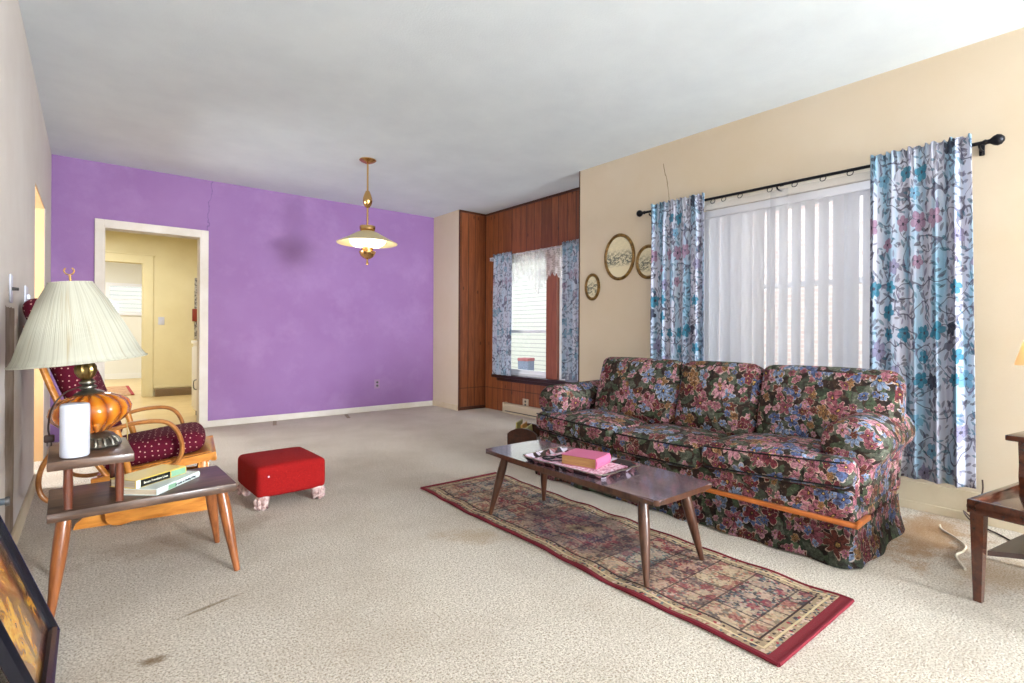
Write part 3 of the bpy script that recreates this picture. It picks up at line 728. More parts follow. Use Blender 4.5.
# ------------------------------------------------------------------ curtains
def drape(name, x, y0, y1, z0, z1, folds, amp, mat, parent=None, n=140, nz=26, gather=.0, flare=1.0, seed=0, ruffle=0, thick=.003, rodr=0, skew=0, wid=1.8, drop_=0):
    rnd = random.Random(seed); ph = [rnd.random()*6 for _ in range(4)]
    bm = nb(); l = bm.loops.layers.uv.verify(); rows = []
    for j in range(nz+1):
        v = j/nz; z = z1+(z0-z1)*v; row = []
        sp = 1+(flare-1)*v
        for i in range(n+1):
            u = i/n; uu = u+.012*sin(u*17+ph[0])+.008*sin(u*31+ph[1])
            A = amp*(.55+.45*min(1, v*2.5))*(.75+.35*sin(u*5+ph[2]))
            X = x - drop_ + A*sin(uu*folds*2*pi + .35*sin(v*3+ph[3])) + .3*A*sin(uu*folds*4.3*pi+ph[1])
            yc = (y0+y1)/2; Y = yc+((y0+(y1-y0)*u)-yc)*sp + skew*v
            zz = z
            if ruffle and v < .06: 
                X += .012*sin(u*folds*7*pi+ph[0])*(1-v/.06); zz += .008*sin(u*folds*5*pi)*(1 if j == 0 else 0)
            row.append((bm.verts.new((X, Y, zz)), (u*(y1-y0)*wid, z)))
        rows.append(row)
    for j in range(nz):
        for i in range(n):
            q = [rows[j][i], rows[j][i+1], rows[j+1][i+1], rows[j+1][i]]
            f = bm.faces.new([a[0] for a in q])
            for lp, a in zip(f.loops, q): lp[l].uv = a[1]
    me = bpy.data.meshes.new(name); bm.to_mesh(me); bm.free(); me.materials.append(mat)
    for p in me.polygons: p.use_smooth = True
    o = bpy.data.objects.new(name, me); COL.objects.link(o)
    if parent: o.parent = parent
    if thick:
        so = o.modifiers.new('s', 'SOLIDIFY'); so.thickness = thick
    return o
XRod = 3.80
rod = empty('curtain_rod', (XRod, 1.66, 2.13), 0, 'long black curtain rod with knob finials across the big window', 'curtain rod')
link('rod', tube(nb(), [(0,-1.10,-.012),(0,1.13,.0)], .0105, 14), M['black_metal'], rod)
def finial(y, s):
    prof = [(0,0),(.012,0),(.016,.01),(.012,.02),(.014,.03),(.026,.045),(.031,.06),(.026,.076),(.012,.088),(0,.09)]
    b = lathe(nb(), prof, n=20)
    for v in b.verts: v.co = Vector((v.co.x, y+s*v.co.z, v.co.y-(.012 if s < 0 else 0)))
    return b
link('finial', finial(-1.10, -1), M['black_metal'], rod); link('finial', finial(1.13, 1), M['black_metal'], rod)
for y in (-1.085, .0, 1.09):
    b = tube(nb(), smooth_path([(.085,y,-.035),(.05,y,-.035),(.012,y,-.03),(0,y,-.016)]), .006, 8); box(b, .075, .09, y-.012, y+.012, -.06, .01, .002)
    link('bracket', b, M['black_metal'], rod)
for i, y in enumerate((.49,.40,.27,.05,-.12,-.30,-.46)):
    b = tube(nb(), [(.0+.018*sin(a*2*pi/16)*.3, y+.018*cos(a*2*pi/16), -.026+.018*sin(a*2*pi/16)) for a in range(17)], .003, 6, cap=False)
    link('ring', b, M['black_metal'], rod)
o = drape('floral_curtain', XRod, 2.20, 2.69, .30, 2.170, 5, .024, M['curtain'], seed=3, ruffle=1, flare=1.02, drop_=.047)
tag(o, 'blue and white floral curtain left of the big window', 'curtain', 'floral curtains')
o = drape('floral_curtain', XRod, .600, 1.075, .215, 2.165, 5, .026, M['curtain'], seed=9, ruffle=1, flare=1.06, skew=-.01, drop_=.049)
tag(o, 'blue and white floral curtain right of the big window, hanging behind the sofa arm', 'curtain', 'floral curtains')
o = drape('sheer_curtain', XRod+.045, 1.60, 2.24, .62, 2.10, 3, .010, M['sheer'], seed=5, thick=0); tag(o, 'left white sheer panel over the blinds, next to left floral curtain', 'sheer curtain', 'sheer panels')
o = drape('sheer_curtain', XRod+.045, 1.08, 1.72, .62, 2.10, 3, .010, M['sheer'], seed=6, thick=0); o.location.x = -.015; tag(o, 'right white sheer panel over the gapped blinds, next to right floral curtain', 'sheer curtain', 'sheer panels')
# vertical blinds
vb = empty('vertical_blinds', (XR, 1.67, 0), 0, 'white vertical blinds hung inside the big window behind the sheers', 'blinds')
link('head_rail', B(-.005, .04, -.94, .94, 2.0, 2.055, .004), M['blind'], vb)
for k in range(21):
    y = -.90+k*.089; ph = R(26) if y < .10 else R(4)
    b = nb(); w_ = .0445
    pts = [(-w_+2*w_*i/6) for i in range(7)]
    lo = []; hi = []
    for p in pts:
        bow = .006*(1-(p/w_)**2)
        Xp = .02+p*sin(ph)+bow*cos(ph); Yp = y+p*cos(ph)-bow*sin(ph)
        lo.append(b.verts.new((Xp, Yp, .76))); hi.append(b.verts.new((Xp, Yp, 2.0)))
    for i in range(6): b.faces.new((lo[i], lo[i+1], hi[i+1], hi[i]))
    link('slat', b, M['blind'], vb)

# alcove curtains
XB = XA-.05
bc = empty('cafe_curtain_rod', (XB, 4.66, 2.06), 0, 'thin white curtain rod across the alcove window', 'curtain rod')
link('rod', tube(nb(), [(0,-.90,0),(0,1.03,.02)], .006, 10), M['plastic_white'], bc)
for y in (-.89, 1.02): link('bracket', B(-.006, .05, y-.008, y+.008, -.02, .02, .002), M['plastic_white'], bc)
o = drape('floral_curtain', XB-.01, 5.17, 5.56, .50, 2.105, 4, .022, M['curtain_b'], seed=12, ruffle=1, drop_=.03, wid=1.5); tag(o, 'pale blue floral curtain at left side of the alcove window', 'curtain', 'alcove floral curtains')
o = drape('floral_curtain', XB-.01, 3.92, 4.24, .53, 2.105, 4, .022, M['curtain_b'], seed=14, ruffle=1, drop_=.03, wid=1.5); tag(o, 'pale blue floral curtain with dark hem at right side of alcove window', 'curtain', 'alcove floral curtains')
link('dark_hem', B(XB-.045, XB+.02, 3.87, 4.19, .50, .60, .01), M['hem'], o)
# lace valance, scalloped
bm = nb(); l = bm.loops.layers.uv.verify(); rows = []
NV = 120
for i in range(NV+1):
    u = i/NV; y = 5.26-(5.26-4.18)*u
    s = abs(sin(u*pi*2.0)); drop = .30+.26*(1-s)**1.0*(1 if .2 < u < .8 else .6)+.05*abs(sin(u*pi*16))
    col_ = []
    for j in range(9):
        v = j/8; zz = 2.085-drop*v; col_.append((bm.verts.new((XB+.008*sin(u*75)+.006*sin(u*31+v), y, zz)), (u*2.0, zz)))
    rows.append(col_)
for i in range(NV):
    for j in range(8):
        q = [rows[i][j], rows[i+1][j], rows[i+1][j+1], rows[i][j+1]]; f = bm.faces.new([a[0] for a in q])
        for lp, a in zip(f.loops, q): lp[l].uv = a[1]
me = bpy.data.meshes.new('lace_valance'); bm.to_mesh(me); bm.free(); me.materials.append(M['lace'])
for p in me.polygons: p.use_smooth = True
o = bpy.data.objects.new('lace_valance', me); COL.objects.link(o); tag(o, 'white scalloped lace valance at the top of the alcove window', 'valance')

# ------------------------------------------------------------------ oval pictures
def oval(y, z, ry, rz, label):
    e = empty('oval_picture', (XR, y, z), 0, label, 'picture', 'oval landscape pictures')
    bm = nb(); n = 48; fw = .032
    prof = [(0,0),(.004,-.014),(.5,-.024),(.8,-.016),(1,-.008),(1,0)]
    rings = []
    for k in range(n):
        a = 2*pi*k/n; rings.append([bm.verts.new((d, (ry-fw*t_)*cos(a), (rz-fw*t_)*sin(a))) for t_, d in prof])
    for k in range(n):
        for j in range(len(prof)):
            bm.faces.new((rings[k][j], rings[(k+1)%n][j], rings[(k+1)%n][(j+1)%len(prof)], rings[k][(j+1)%len(prof)]))
    link('frame', bm, M['gold'], e)
    bm = nb(); pts = [((ry-fw*.9)*cos(2*pi*k/n), (rz-fw*.9)*sin(2*pi*k/n)) for k in range(n)]
    prism(bm, pts, .004, 'x', -.009); link('print', bm, M['print'], e, smooth=False)
oval(3.145, 1.782, .180, .222, 'large gold oval landscape picture, biggest of the three')
oval(3.483, 1.520, .098, .135, 'smallest gold oval picture, low and nearest the alcove')
oval(2.815, 1.703, .135, .155, 'gold oval picture partly behind the floral curtain')

# ------------------------------------------------------------------ pendant lamp
pz = H
p = empty('pendant_lamp', (2.07, 4.74, pz), 0, 'brass pendant ceiling lamp with wide cone shade before the purple wall', 'lamp')
link('canopy', lathe(nb(), [(0,0),(.078,0),(.08,-.008),(.06,-.022),(.03,-.034),(.01,-.04),(0,-.04)]), M['brass'], p)
link('stem', tube(nb(), [(0,0,-.03),(0,0,-.66)], .009, 12), M['brass'], p)
link('pulley', lathe(nb(), [(0,-.30),(.018,-.302),(.03,-.33),(.043,-.37),(.045,-.40),(.038,-.43),(.024,-.455),(.012,-.465),(0,-.465)]), M['brass'], p)
link('collar', lathe(nb(), [(0,-.640),(.072,-.640),(.074,-.648),(.074,-.675),(.06,-.69),(0,-.69)]), M['brass'], p)
link('shade', lathe(nb(), [(.06,-.690),(.10,-.705),(.20,-.762),(.285,-.805),(.283,-.810),(.198,-.768),(.098,-.712),(.058,-.698),(.06,-.690)], n=48), M['pendant_shade'], p)
link('glass_bowl', lathe(nb(), [(.165,-.775),(.168,-.79),(.155,-.815),(.12,-.838),(.06,-.85),(.035,-.852),(.035,-.846),(.06,-.843),(.115,-.83),(.148,-.81),(.160,-.785),(.165,-.775)], n=48), M['opal'], p)
link('neck', lathe(nb(), [(0,-.84),(.055,-.84),(.055,-.875),(.045,-.885),(0,-.885)]), M['brass'], p)
link('lower_bowl', lathe(nb(), [(0,-.885),(.078,-.886),(.076,-.90),(.062,-.93),(.035,-.952),(.012,-.96),(0,-.96)]), M['brass'], p)
link('finial', lathe(nb(), [(0,-.955),(.009,-.956),(.008,-.985),(.013,-.995),(.012,-1.012),(0,-1.018)]), M['brass'], p)

# ------------------------------------------------------------------ rug
bm = nb(); l = bm.loops.layers.uv.verify(); nx, ny = 26, 90; W, L = .63, 2.36
def rz_(u, v): return .008+.005*sin(v*9+u*2)**2*(.3+.7*abs(2*u/W-1))+.003*sin(v*23+1)
def rx_(u, v): return u+.008*sin(v*6+.5)*(1 if u < .3 else .6)
g = [[bm.verts.new((rx_(W*i/nx, L*j/ny), L*j/ny, rz_(W*i/nx, L*j/ny))) for j in range(ny+1)] for i in range(nx+1)]
for i in range(nx):
    for j in range(ny):
        f = bm.faces.new((g[i][j], g[i+1][j], g[i+1][j+1], g[i][j+1]))
        for lp, (a, b) in zip(f.loops, ((i,j),(i+1,j),(i+1,j+1),(i,j+1))): lp[l].uv = (W*a/nx, L*b/ny)
# skirt down to the carpet
def side(vs):
    lo = [bm.verts.new((v.co.x, v.co.y, .0)) for v in vs]
    for i in range(len(vs)-1):
        f = bm.faces.new((vs[i], vs[i+1], lo[i+1], lo[i]))
        for lp in f.loops: lp[l].uv = (.005,.3)
side([g[0][j] for j in range(ny+1)]); side([g[nx][j] for j in range(ny+1)]); side([g[i][0] for i in range(nx+1)]); side([g[i][ny] for i in range(nx+1)])
rug = empty('runner_rug', (1.695, .728, .0), R(-.9), 'narrow patterned rug with crimson border lying under the coffee table', 'rug')
link('pile', bm, M['rug'], rug)
b = nb()
for xx in (0, W): tube(b, [(rx_(xx, L*j/ny), L*j/ny, rz_(xx, L*j/ny)-.002) for j in range(ny+1)], .007, 6)
for yy_ in (0, L): tube(b, [(rx_(W*i/nx, yy_), yy_, rz_(W*i/nx, yy_)-.002) for i in range(nx+1)], .007, 6)
link('binding', b, M['rug_edge'], rug)

# ------------------------------------------------------------------ coffee table
ct = empty('coffee_table', (1.99, 1.828, 0), R(-.3), 'long low coffee table with worn grey-brown top and tapered legs', 'table')
hw, hl = .217, .595; z1 = .383
pts = []
def arc_side(p, q, bow, n=10):
    out = []
    for i in range(n):
        u = i/n; a = (p[0]+(q[0]-p[0])*u, p[1]+(q[1]-p[1])*u)
        nrm = (q[1]-p[1], -(q[0]-p[0])); L_ = sqrt(nrm[0]**2+nrm[1]**2); k = bow*sin(pi*u)
        out.append((a[0]+nrm[0]/L_*k, a[1]+nrm[1]/L_*k))
    return out
cs = [(-hw,-hl),(hw,-hl),(hw,hl),(-hw,hl)]
cc = []
for i, c_ in enumerate(cs):
    prv = cs[i-1]; nxt = cs[(i+1)%4]
    def toward(a, b, d):
        L_ = sqrt((b[0]-a[0])**2+(b[1]-a[1])**2); return (a[0]+(b[0]-a[0])*d/L_, a[1]+(b[1]-a[1])*d/L_)
    cc.append(toward(c_, prv, .022)); cc.append(toward(c_, nxt, .022))
for i in range(8):
    a, b_ = cc[i], cc[(i+1)%8]
    pts += arc_side(a, b_, .008 if i in (3, 7) else .003, 8)
bm = prism(nb(), pts, .024, 'z', z1-.024)
es = [e_ for e_ in bm.edges if abs(e_.verts[0].co.z-e_.verts[1].co.z) < 1e-5]
bmesh.ops.bevel(bm, geom=es, offset=.007, segments=3, affect='EDGES')
tt = link('tabletop', bm, [M['coffee_top'], M['walnut_leg']], ct)
for pg in tt.data.polygons:
    if pg.normal.z < .5: pg.material_index = 1
bm = nb(); 
for s in (-1, 1): box(bm, s*.14-.012, s*.14+.012, -.49, .49, z1-.060, z1-.0245, .003)
link('apron', bm, M['walnut_leg'], ct)
for sx in (-1, 1):
    for sy in (-1, 1):
        a = Vector((sx*.15, sy*.475, z1-.03)); b_ = Vector((sx*.208, sy*.54, .0165))
        pp = [a+(b_-a)*k/8 for k in range(9)]
        rr_ = [.020,.023,.0245,.0240,.0225,.020,.017,.0145,.012]
        lg = link('leg', tube(nb(), pp, rr_, 16), M['walnut_leg'], ct)
# tray
tr_ = empty('serving_tray', (1.955, 1.835, z1+.001), R(4), 'dark leafy-patterned serving tray with raised rim on the coffee table', 'tray')
def scallop(hx, hy, k, amp): 
    out = []; n = 72
    for i in range(n):
        a = 2*pi*i/n; c_, s_ = cos(a), sin(a); q = (abs(c_)**12+abs(s_)**12)**(-1/12)
        rr = 1+amp*sin(k*a); out.append((hx*c_*q*rr, hy*s_*q*rr))
    return out
def loft(bm, loops, closed_ends=True):
    vs = [[bm.verts.new(p_) for p_ in lp] for lp in loops]; n = len(vs[0])
    for i in range(len(vs)-1):
        for k in range(n): bm.faces.new((vs[i][k], vs[i][(k+1)%n], vs[i+1][(k+1)%n], vs[i+1][k]))
    if closed_ends: bm.faces.new(vs[0][::-1]); bm.faces.new(vs[-1])
    return bm
tx, ty = .168, .27
lp = [[(x*.90, y*.92, 0) for x, y in scallop(tx, ty, 12, 0)], [(x, y, .022) for x, y in scallop(tx, ty, 12, .012)], [(x*.985, y*.988, .0235) for x, y in scallop(tx, ty, 12, .012)], [(x*.88, y*.905, .004) for x, y in scallop(tx, ty, 12, 0)]]
link('tray_body', loft(nb(), lp), M['tray'], tr_)
link('silver_rim', tube(nb(), [(x, y, .0235) for x, y in scallop(tx, ty, 12, .012)]+[(*scallop(tx, ty, 12, .012)[0], .0235)], .0028, 6, cap=False), M['pewter'], tr_)
o = link('floral_paper', B(-.125, .125, -.215, .215, .0, .0035, .001), M['pink_paper'], None, smooth=False); o.location = (1.955, 1.84, z1+.0056); o.rotation_euler = (0,0,R(4)); tag(o, 'pink floral paper sheet lying on the serving tray under the pink book', 'paper')
# eyeglasses
eg = empty('eyeglasses', (1.93, 1.985, z1+.010), R(-20), 'dark eyeglasses lying at the far end of the tray', 'eyeglasses')
for s in (-1, 1):
    ring = [(.034*cos(a*2*pi/20)+s*.040, .026*sin(a*2*pi/20), .004) for a in range(21)]
    link('lens_frame', tube(nb(), ring, .0042, 8, cap=False), M['black'], eg)
    link('lens', prism(nb(), [(.032*cos(a*2*pi/20)+s*.040, .024*sin(a*2*pi/20)) for a in range(20)], .0015, 'z', .0035), M['glass'], eg)
    link('temple', tube(nb(), smooth_path([(s*.074,0,.005),(s*.078,-.03,.005),(s*.05,-.07,.004),(s*.0,-.085,.004),(-s*.02,-.083,.003)]), .003, 8), M['black'], eg)
link('bridge', tube(nb(), smooth_path([(-.008,.006,.005),(0,.011,.006),(.008,.006,.005)]), .003, 8), M['black'], eg)
# pink bible
def book(name, loc, rz, w, l_, h, cover, pages, label, cat='book', round_=True):
    e = empty(name, loc, rz, label, cat)
    ct_ = .0022
    link('pages', B(ct_, w-.004, .003, l_-.003, ct_, h-ct_, .001), pages, e, smooth=False)
    bm = nb(); box(bm, 0, w, 0, l_, 0, ct_); box(bm, 0, w, 0, l_, h-ct_, h)
    arc = [(-.15*h*sin(pi*i/8)*(1 if round_ else 0), h*i/8) for i in range(9)]; pr_ = arc+[(ct_, h), (ct_, 0)]
    prism(bm, pr_, l_, 'y', 0)
    link('cover', bm, cover, e, smooth=False); return e
bk = book('pink_book', (2.03, 1.60, z1+.0095), R(6), .195, .165, .050, M['pink'], M['pages'], 'thick pink leather-covered book lying on the tray on the coffee table')
bk.rotation_euler = (0,0,R(106)); bk.location = (2.075, 1.735, z1+.0095)

# ------------------------------------------------------------------ sofa
sf = empty('floral_sofa', (2.617, 1.85, 0), R(1.8), 'three-seat sofa in dark floral upholstery with rolled arms and skirt', 'sofa')
FL = M['floral']
link('base', cushion(nb(), .03, .78, -1.03, 1.03, .17, .335, .03, .0, 14), FL, sf, uv=True)
# wood strip round front and sides
bm = nb(); box(bm, .000, .022, -1.05, 1.05, .188, .212, .004); box(bm, .0, .20, -1.052, -1.032, .188, .212, .004); box(bm, .0, .20, 1.032, 1.052, .188, .212, .004)
link('wood_strip', bm, M['oak_strip'], sf)
# pleated skirt
path = []
def seg(a, b_, n): 
    for i in range(n): path.append((a[0]+(b_[0]-a[0])*i/n, a[1]+(b_[1]-a[1])*i/n))
seg((.77,-1.035),(.012,-1.035),30); seg((.012,-1.035),(.012,1.035),120); seg((.012,1.035),(.77,1.035),30); path.append((.77,1.035))
bm = nb(); rings = []; n = len(path)
for i, (x, y) in enumerate(path):
    p0 = path[max(i-1,0)]; p1 = path[min(i+1,n-1)]; d = Vector((p1[0]-p0[0], p1[1]-p0[1])).normalized(); nr = Vector((d.y, -d.x)) 
    if nr.dot(Vector((x-.4, y))) < 0: nr = -nr
    corner = min(sqrt((x-.012)**2+(y-s*1.035)**2) for s in (-1,1)); pleat = -.03*math.exp(-(corner/.016)**2); pm = math.exp(-((y)/.012)**2)*-.012
    row = []
    for j in range(7):
        v = j/6; fl = .030*v*v+.010*v*sin(i*.42)+(pleat+pm)*v
        row.append(bm.verts.new((x+nr.x*fl, y+nr.y*fl, .192*(1-v)+.006+.004*sin(i*.3)*v)))
    rings.append(row)
for i in range(n-1):
    for j in range(6): bm.faces.new((rings[i][j], rings[i+1][j], rings[i+1][j+1], rings[i][j+1]))
bmesh.ops.solidify(bm, geom=bm.faces[:], thickness=.006)
link('skirt', bm, FL, sf, uv=True)
# arms: rolled profile lofted front to back
def arm(s):
    prof = []  # (y outward from inner face, z)
    prof += [(.0,.26),(-.0,.40),(-.01,.47)]
    cy, cz, r = .105, .545, .125
    for k in range(17):
        a = R(205)-R(250)*k/16
        prof.append((cy+r*cos(a)*1.12, cz+r*sin(a)*.92))
    prof += [(.185,.43),(.175,.36),(.17,.26)]
    loops = []
    xs = [(.105,.55),(.110,.80),(.125,.93),(.150,1.0),(.25,1.0),(.40,.99),(.55,.97),(.70,.95)]
    for x, k in xs:
        lp_ = []
        for yo, z in prof:
            ym, zm = .09, .46
            rise = 0.012*(x-.11)/.6
            lp_.append((x-.02*(1-((z-.3)/.4)**2)*0, s*(.885+ym+(yo-ym)*k), zm+(z-zm)*(k if x < .16 else 1)+rise))
        loops.append(lp_)
    bm = loft(nb(), loops); bmesh.ops.subdivide_edges(bm, edges=[], cuts=1)
    return link('arm', bm, FL, sf, uv=True, ang=60)
arm(-1); arm(1)
# arm side panels down to the strip
for s in (-1, 1):
    link('side_panel', cushion(nb(), .06, .74, s*.955-.075, s*.955+.075, .20, .46, .03, 0, 8), FL, sf, uv=True)
# back frame
rot = Matrix.Translation((.60,0,.25)) @ Matrix.Rotation(R(10), 4, 'Y')
link('back_frame', cushion(nb(), .0, .13, -1.06, .90, -.02, .60, .05, 0, 14, mat=rot), FL, sf, uv=True)
# seat cushions (end ones wrap in front of the arms)
for (a, b_, e0, e1, dz, tl) in ((.315,.86,.315,1.03,.005,.015), (-.295,.315,-.295,.315,-.02,-.0), (-.86,-.295,-1.03,-.295,.018,-.018)):
    bm = cushion(nb(), -.02, .52, a+.004, b_-.004, .315+dz, .455+dz, .045, .03, 14, .012, wr=.006, tilt=tl)
    if e0 != a or e1 != b_: cushion(bm, -.015, .125, e0+.006, e1-.006, .318+dz, .453+dz, .045, .012, 12, .008, tilt=tl)
    link('seat_cushion', bm, FL, sf, uv=True)
    # piping along front edges
    lo_, hi_ = e0+.03, e1-.03
    for zz in (.333+dz, .441+dz):
        pz_ = [(-.012-.010*(1-(2*k/20-1)**2), lo_+(hi_-lo_)*k/20, zz+tl*(2*k/20-1)) for k in range(21)]
        link('piping', tube(nb(), pz_, .004, 6), M['black'], sf)
# back cushions
for i, (a, b_) in enumerate(((.135,.82),(-.40,.13),(-1.10,-.405))):
    mt = Matrix.Translation((.40, (a+b_)/2, .44)) @ Matrix.Rotation(R(17), 4, 'Y')
    w_ = (b_-a)/2
    # built lying in local axes: thickness along x, width y, height z ; crown on the front face
    bm = nb(); tmp = cushion(nb(), 0, .46, -w_+.004, w_-.004, -.09, .09, .055, .045, 14, .012, wr=.008)
    for v in tmp.verts: v.co = mt @ Vector((-v.co.z*1.0+.07, v.co.y, v.co.x))
    link('back_cushion', tmp, FL, sf, uv=True)

# ------------------------------------------------------------------ small wooden stool with magazines beside sofa
ms = empty('magazine_box', (2.98, 3.44, 0), R(35), 'small dark wooden magazine box on carpet beside the far sofa arm', 'magazine box')
arch = [(-.13,0),(-.13,.19),(-.10,.215),(-.05,.235),(.0,.24),(.05,.235),(.10,.215),(.13,.19),(.13,0)]
for x in (-.14, .12):
    link('end_panel', prism(nb(), arch, .02, 'x', x), M['dark_wood'], ms, smooth=False)
bm = nb(); box(bm, -.12, .12, -.13, -.115, .02, .15); box(bm, -.12, .12, .115, .13, .02, .15); box(bm, -.12, .12, -.115, .115, .02, .035)
link('side_board', bm, M['dark_wood'], ms, smooth=False)
for k, (m_, lab) in enumerate(((M['mag_green'], 'yellow-green magazine standing in the dark wooden box'), (M['mag_orange'], 'orange magazine standing in the dark wooden box'), (M['mag_green'], 'tallest pale green magazine at the back of the wooden box'))):
    o = link('magazine', B(-.10, .10, -.006, .006, 0, .205+.02*k, .002), m_, None, smooth=False)
    o.location = (2.98+.03-.033*k, 3.44-.04+.047*k, .036); o.rotation_euler = (R(-7+4*k), 0, R(35))
    tag(o, lab, "magazine", "magazines in the wooden box")

# ------------------------------------------------------------------ red stool
st = empty('footstool', (.955, 3.50, 0), R(2), 'square red upholstered footstool with white carved claw feet', 'stool')
bm = cushion(nb(), -.205, .205, -.225, .225, .075, .262, .03, .012, 12, .004)
link('upholstered_top', bm, M['red'], st)
for sx in (-1, 1):
    for sy in (-1, 1):
        bm = nb(); c_ = Vector((sx*.155, sy*.175))
        q = Vector((sx, sy)).normalized()
        tube(bm, smooth_path([(c_.x, c_.y, .085), (c_.x+q.x*.012, c_.y+q.y*.012, .06), (c_.x+q.x*.004, c_.y+q.y*.004, .035), (c_.x+q.x*.016, c_.y+q.y*.016, .014)], 4), [.040]*4+[.038]*3+[.032]*2+[.030]*2+[.036,.036], 14)
        for k in (-1, 0, 1):
            a = atan2(q.y, q.x)+k*.55
            tube(bm, smooth_path([(c_.x+cos(a)*.012, c_.y+sin(a)*.012, .075), (c_.x+cos(a)*.048, c_.y+sin(a)*.048, .055), (c_.x+cos(a)*.036, c_.y+sin(a)*.036, .030), (c_.x+cos(a)*.052, c_.y+sin(a)*.052, .0125)], 4), .0125, 8)
        link('foot', bm, M['whitewash'], st)
b = nb(); 
link('button', lathe(b, [(0,.0),(.008,.0),(.008,.003),(0,.005)], (0,0,.272), 14), M['red'], st)
for (x_, z_) in ((-.14,.20),):
    b = lathe(nb(), [(0,-.002),(.005,-.002),(.005,.002),(0,.003)], n=12)
    for v in b.verts: v.co = Vector((v.co.x+x_, -.226-v.co.z, v.co.y+z_))
    link('tack', b, M['plastic_white'], st)

# ------------------------------------------------------------------ two-tier end table
et = empty('end_table', (.19, 2.74, 0), R(1.5), 'two-tier step end table with grey-brown tops and splayed amber legs', 'table')
link('lower_shelf', B(-.315, .315, -.20, .20, .350, .385, .004), M['end_top'], et)
link('upper_shelf', B(-.315, -.055, -.20, .20, .540, .575, .004), M['end_top'], et)
for x, y in ((-.255,-.165),(-.10,-.165),(-.255,.165),(-.10,.165)):
    link('post', tube(nb(), [(x,y,.385),(x,y,.395),(x,y,.46),(x,y,.53),(x,y,.541)], [.014,.0135,.0155,.0135,.014], 14), M['end_post'], et)
for sx in (-1, 1):
    for sy in (-1, 1):
        a = Vector((sx*.265, sy*.14, .352)); b_ = Vector((sx*.315+(.03 if sy > 0 else .012)*(sx < 0), sy*.20+(.01 if sx < 0 else -.01), .0)); pp = [a+(b_-a)*k/8 for k in range(9)]
        link('leg', tube(nb(), pp, [.021,.024,.025,.024,.0225,.020,.017,.0145,.012], 16), M['end_leg'], et)
# lamp
lm = empty('table_lamp', (.022, 2.778, .5755), 0, 'table lamp with pleated cream shade and ribbed amber glass body', 'lamp')
bm = lathe(nb(), [(0,0),(.082,0),(.086,.006),(.080,.016),(.070,.022),(.060,.034),(.066,.042),(.054,.052),(.040,.060),(0,.062)], n=64, flute=lambda k, r, z: .05*sin(k*2*pi/64*8) if r > .05 else 0)
for k in range(16):
    a = 2*pi*k/16; tube(bm, smooth_path([(cos(a)*.080, sin(a)*.080, .006), (cos(a)*.075, sin(a)*.075, .028), (cos(a)*.058, sin(a)*.058, .040)], 3), .006, 6)
link('base', bm, M['pewter'], lm)
fl_ = lambda k, r, z: .018*abs(sin(k*2*pi/96*8))
link('glass_body', lathe(nb(), [(.035,.060),(.060,.066),(.075,.082),(.110,.104),(.132,.130),(.138,.155),(.130,.180),(.105,.202),(.070,.216),(.045,.222),(0,.222)], n=96, flute=fl_), M['amber'], lm)
bm = lathe(nb(), [(0,.220),(.048,.221),(.052,.226),(.036,.234),(.020,.240),(.030,.248),(.030,.254),(.018,.260),(.028,.268),(.028,.274),(.018,.282),(0,.284)]); link('neck_rings', bm, M['pewter'], lm)
link('neck_bulb', lathe(nb(), [(0,.282),(.016,.283),(.027,.295),(.036,.315),(.036,.332),(.028,.352),(.018,.372),(.013,.392),(.010,.42),(0,.42)], n=48, flute=lambda k, r, z: .05*sin(k*2*pi/48*12)), M['old_brass'], lm)
# shade, tilted
shade = empty('shade', (-.049, -.005, .356), 0); shade.parent = lm; shade.rotation_euler = (0, R(-6), 0)
NP = 180; prof = [(.223,.0),(.205,.030),(.160,.145),(.112,.255),(.070,.325)]
bm = lathe(nb(), prof[::1], n=NP*2, flute=lambda k, r, z: .008*(1 if k % 2 else -1))
for f in [f for f in bm.faces if len(f.verts) > 4]: bm.faces.remove(f)
bm2 = bm; bmesh.ops.solidify(bm2, geom=bm2.faces[:], thickness=.002)
link('pleated_cover', bm2, M['pleat'], shade, ang=80)
b = tube(nb(), [(.2235*cos(a*2*pi/60), .2235*sin(a*2*pi/60), .003) for a in range(61)], .0035, 6, cap=False)
link('lower_trim', b, M['pleat'], shade); b = tube(nb(), [(.071*cos(a*2*pi/40), .071*sin(a*2*pi/40), .324) for a in range(41)], .003, 6, cap=False)
link('upper_trim', b, M['pleat'], shade)
b = tube(nb(), [(0,0,.325),(0,0,.358)], .004, 8)
tube(b, smooth_path([(-.010,0,.385),(-.016,0,.374),(-.011,0,.362),(0,0,.357),(.011,0,.362),(.016,0,.374),(.010,0,.385)], 5), .0028, 8)
link('finial', b, M['brass'], shade)
b = nb()
for k in range(3):
    a = 2*pi*k/3; tube(b, [(0,0,.322),(.070*cos(a),.070*sin(a),.324)], .002, 6)
tube(b, [(0,0,.04),(0,0,.325)], .004, 8)
link('harp', b, M['old_brass'], shade)
link('cord', tube(nb(), smooth_path([(-.02,.03,.262),(-.06,-.02,.250),(-.10,-.06,.232),(-.135,-.08,.18),(-.145,-.085,.11),(-.142,-.085,.075)], 6), .0032, 8), M['cord_dark'], lm)
b = B(-.158,-.126,-.097,-.073,.048,.076,.005); box(b, -.150,-.146,-.092,-.088,.034,.05); box(b, -.138,-.134,-.092,-.088,.034,.05); link('plug', b, M['cord_dark'], lm)
link('pull_chain', tube(nb(), [(.10,-.05,.11),(.104,-.052,.06),(.104,-.052,.02)], .0022, 6), M['old_brass'], lm)
for o_ in lm.children:
    if o_.name.split('.')[0] in ('glass_body', 'neck_rings', 'neck_bulb'): o_.rotation_euler = (0, R(-6), 0)
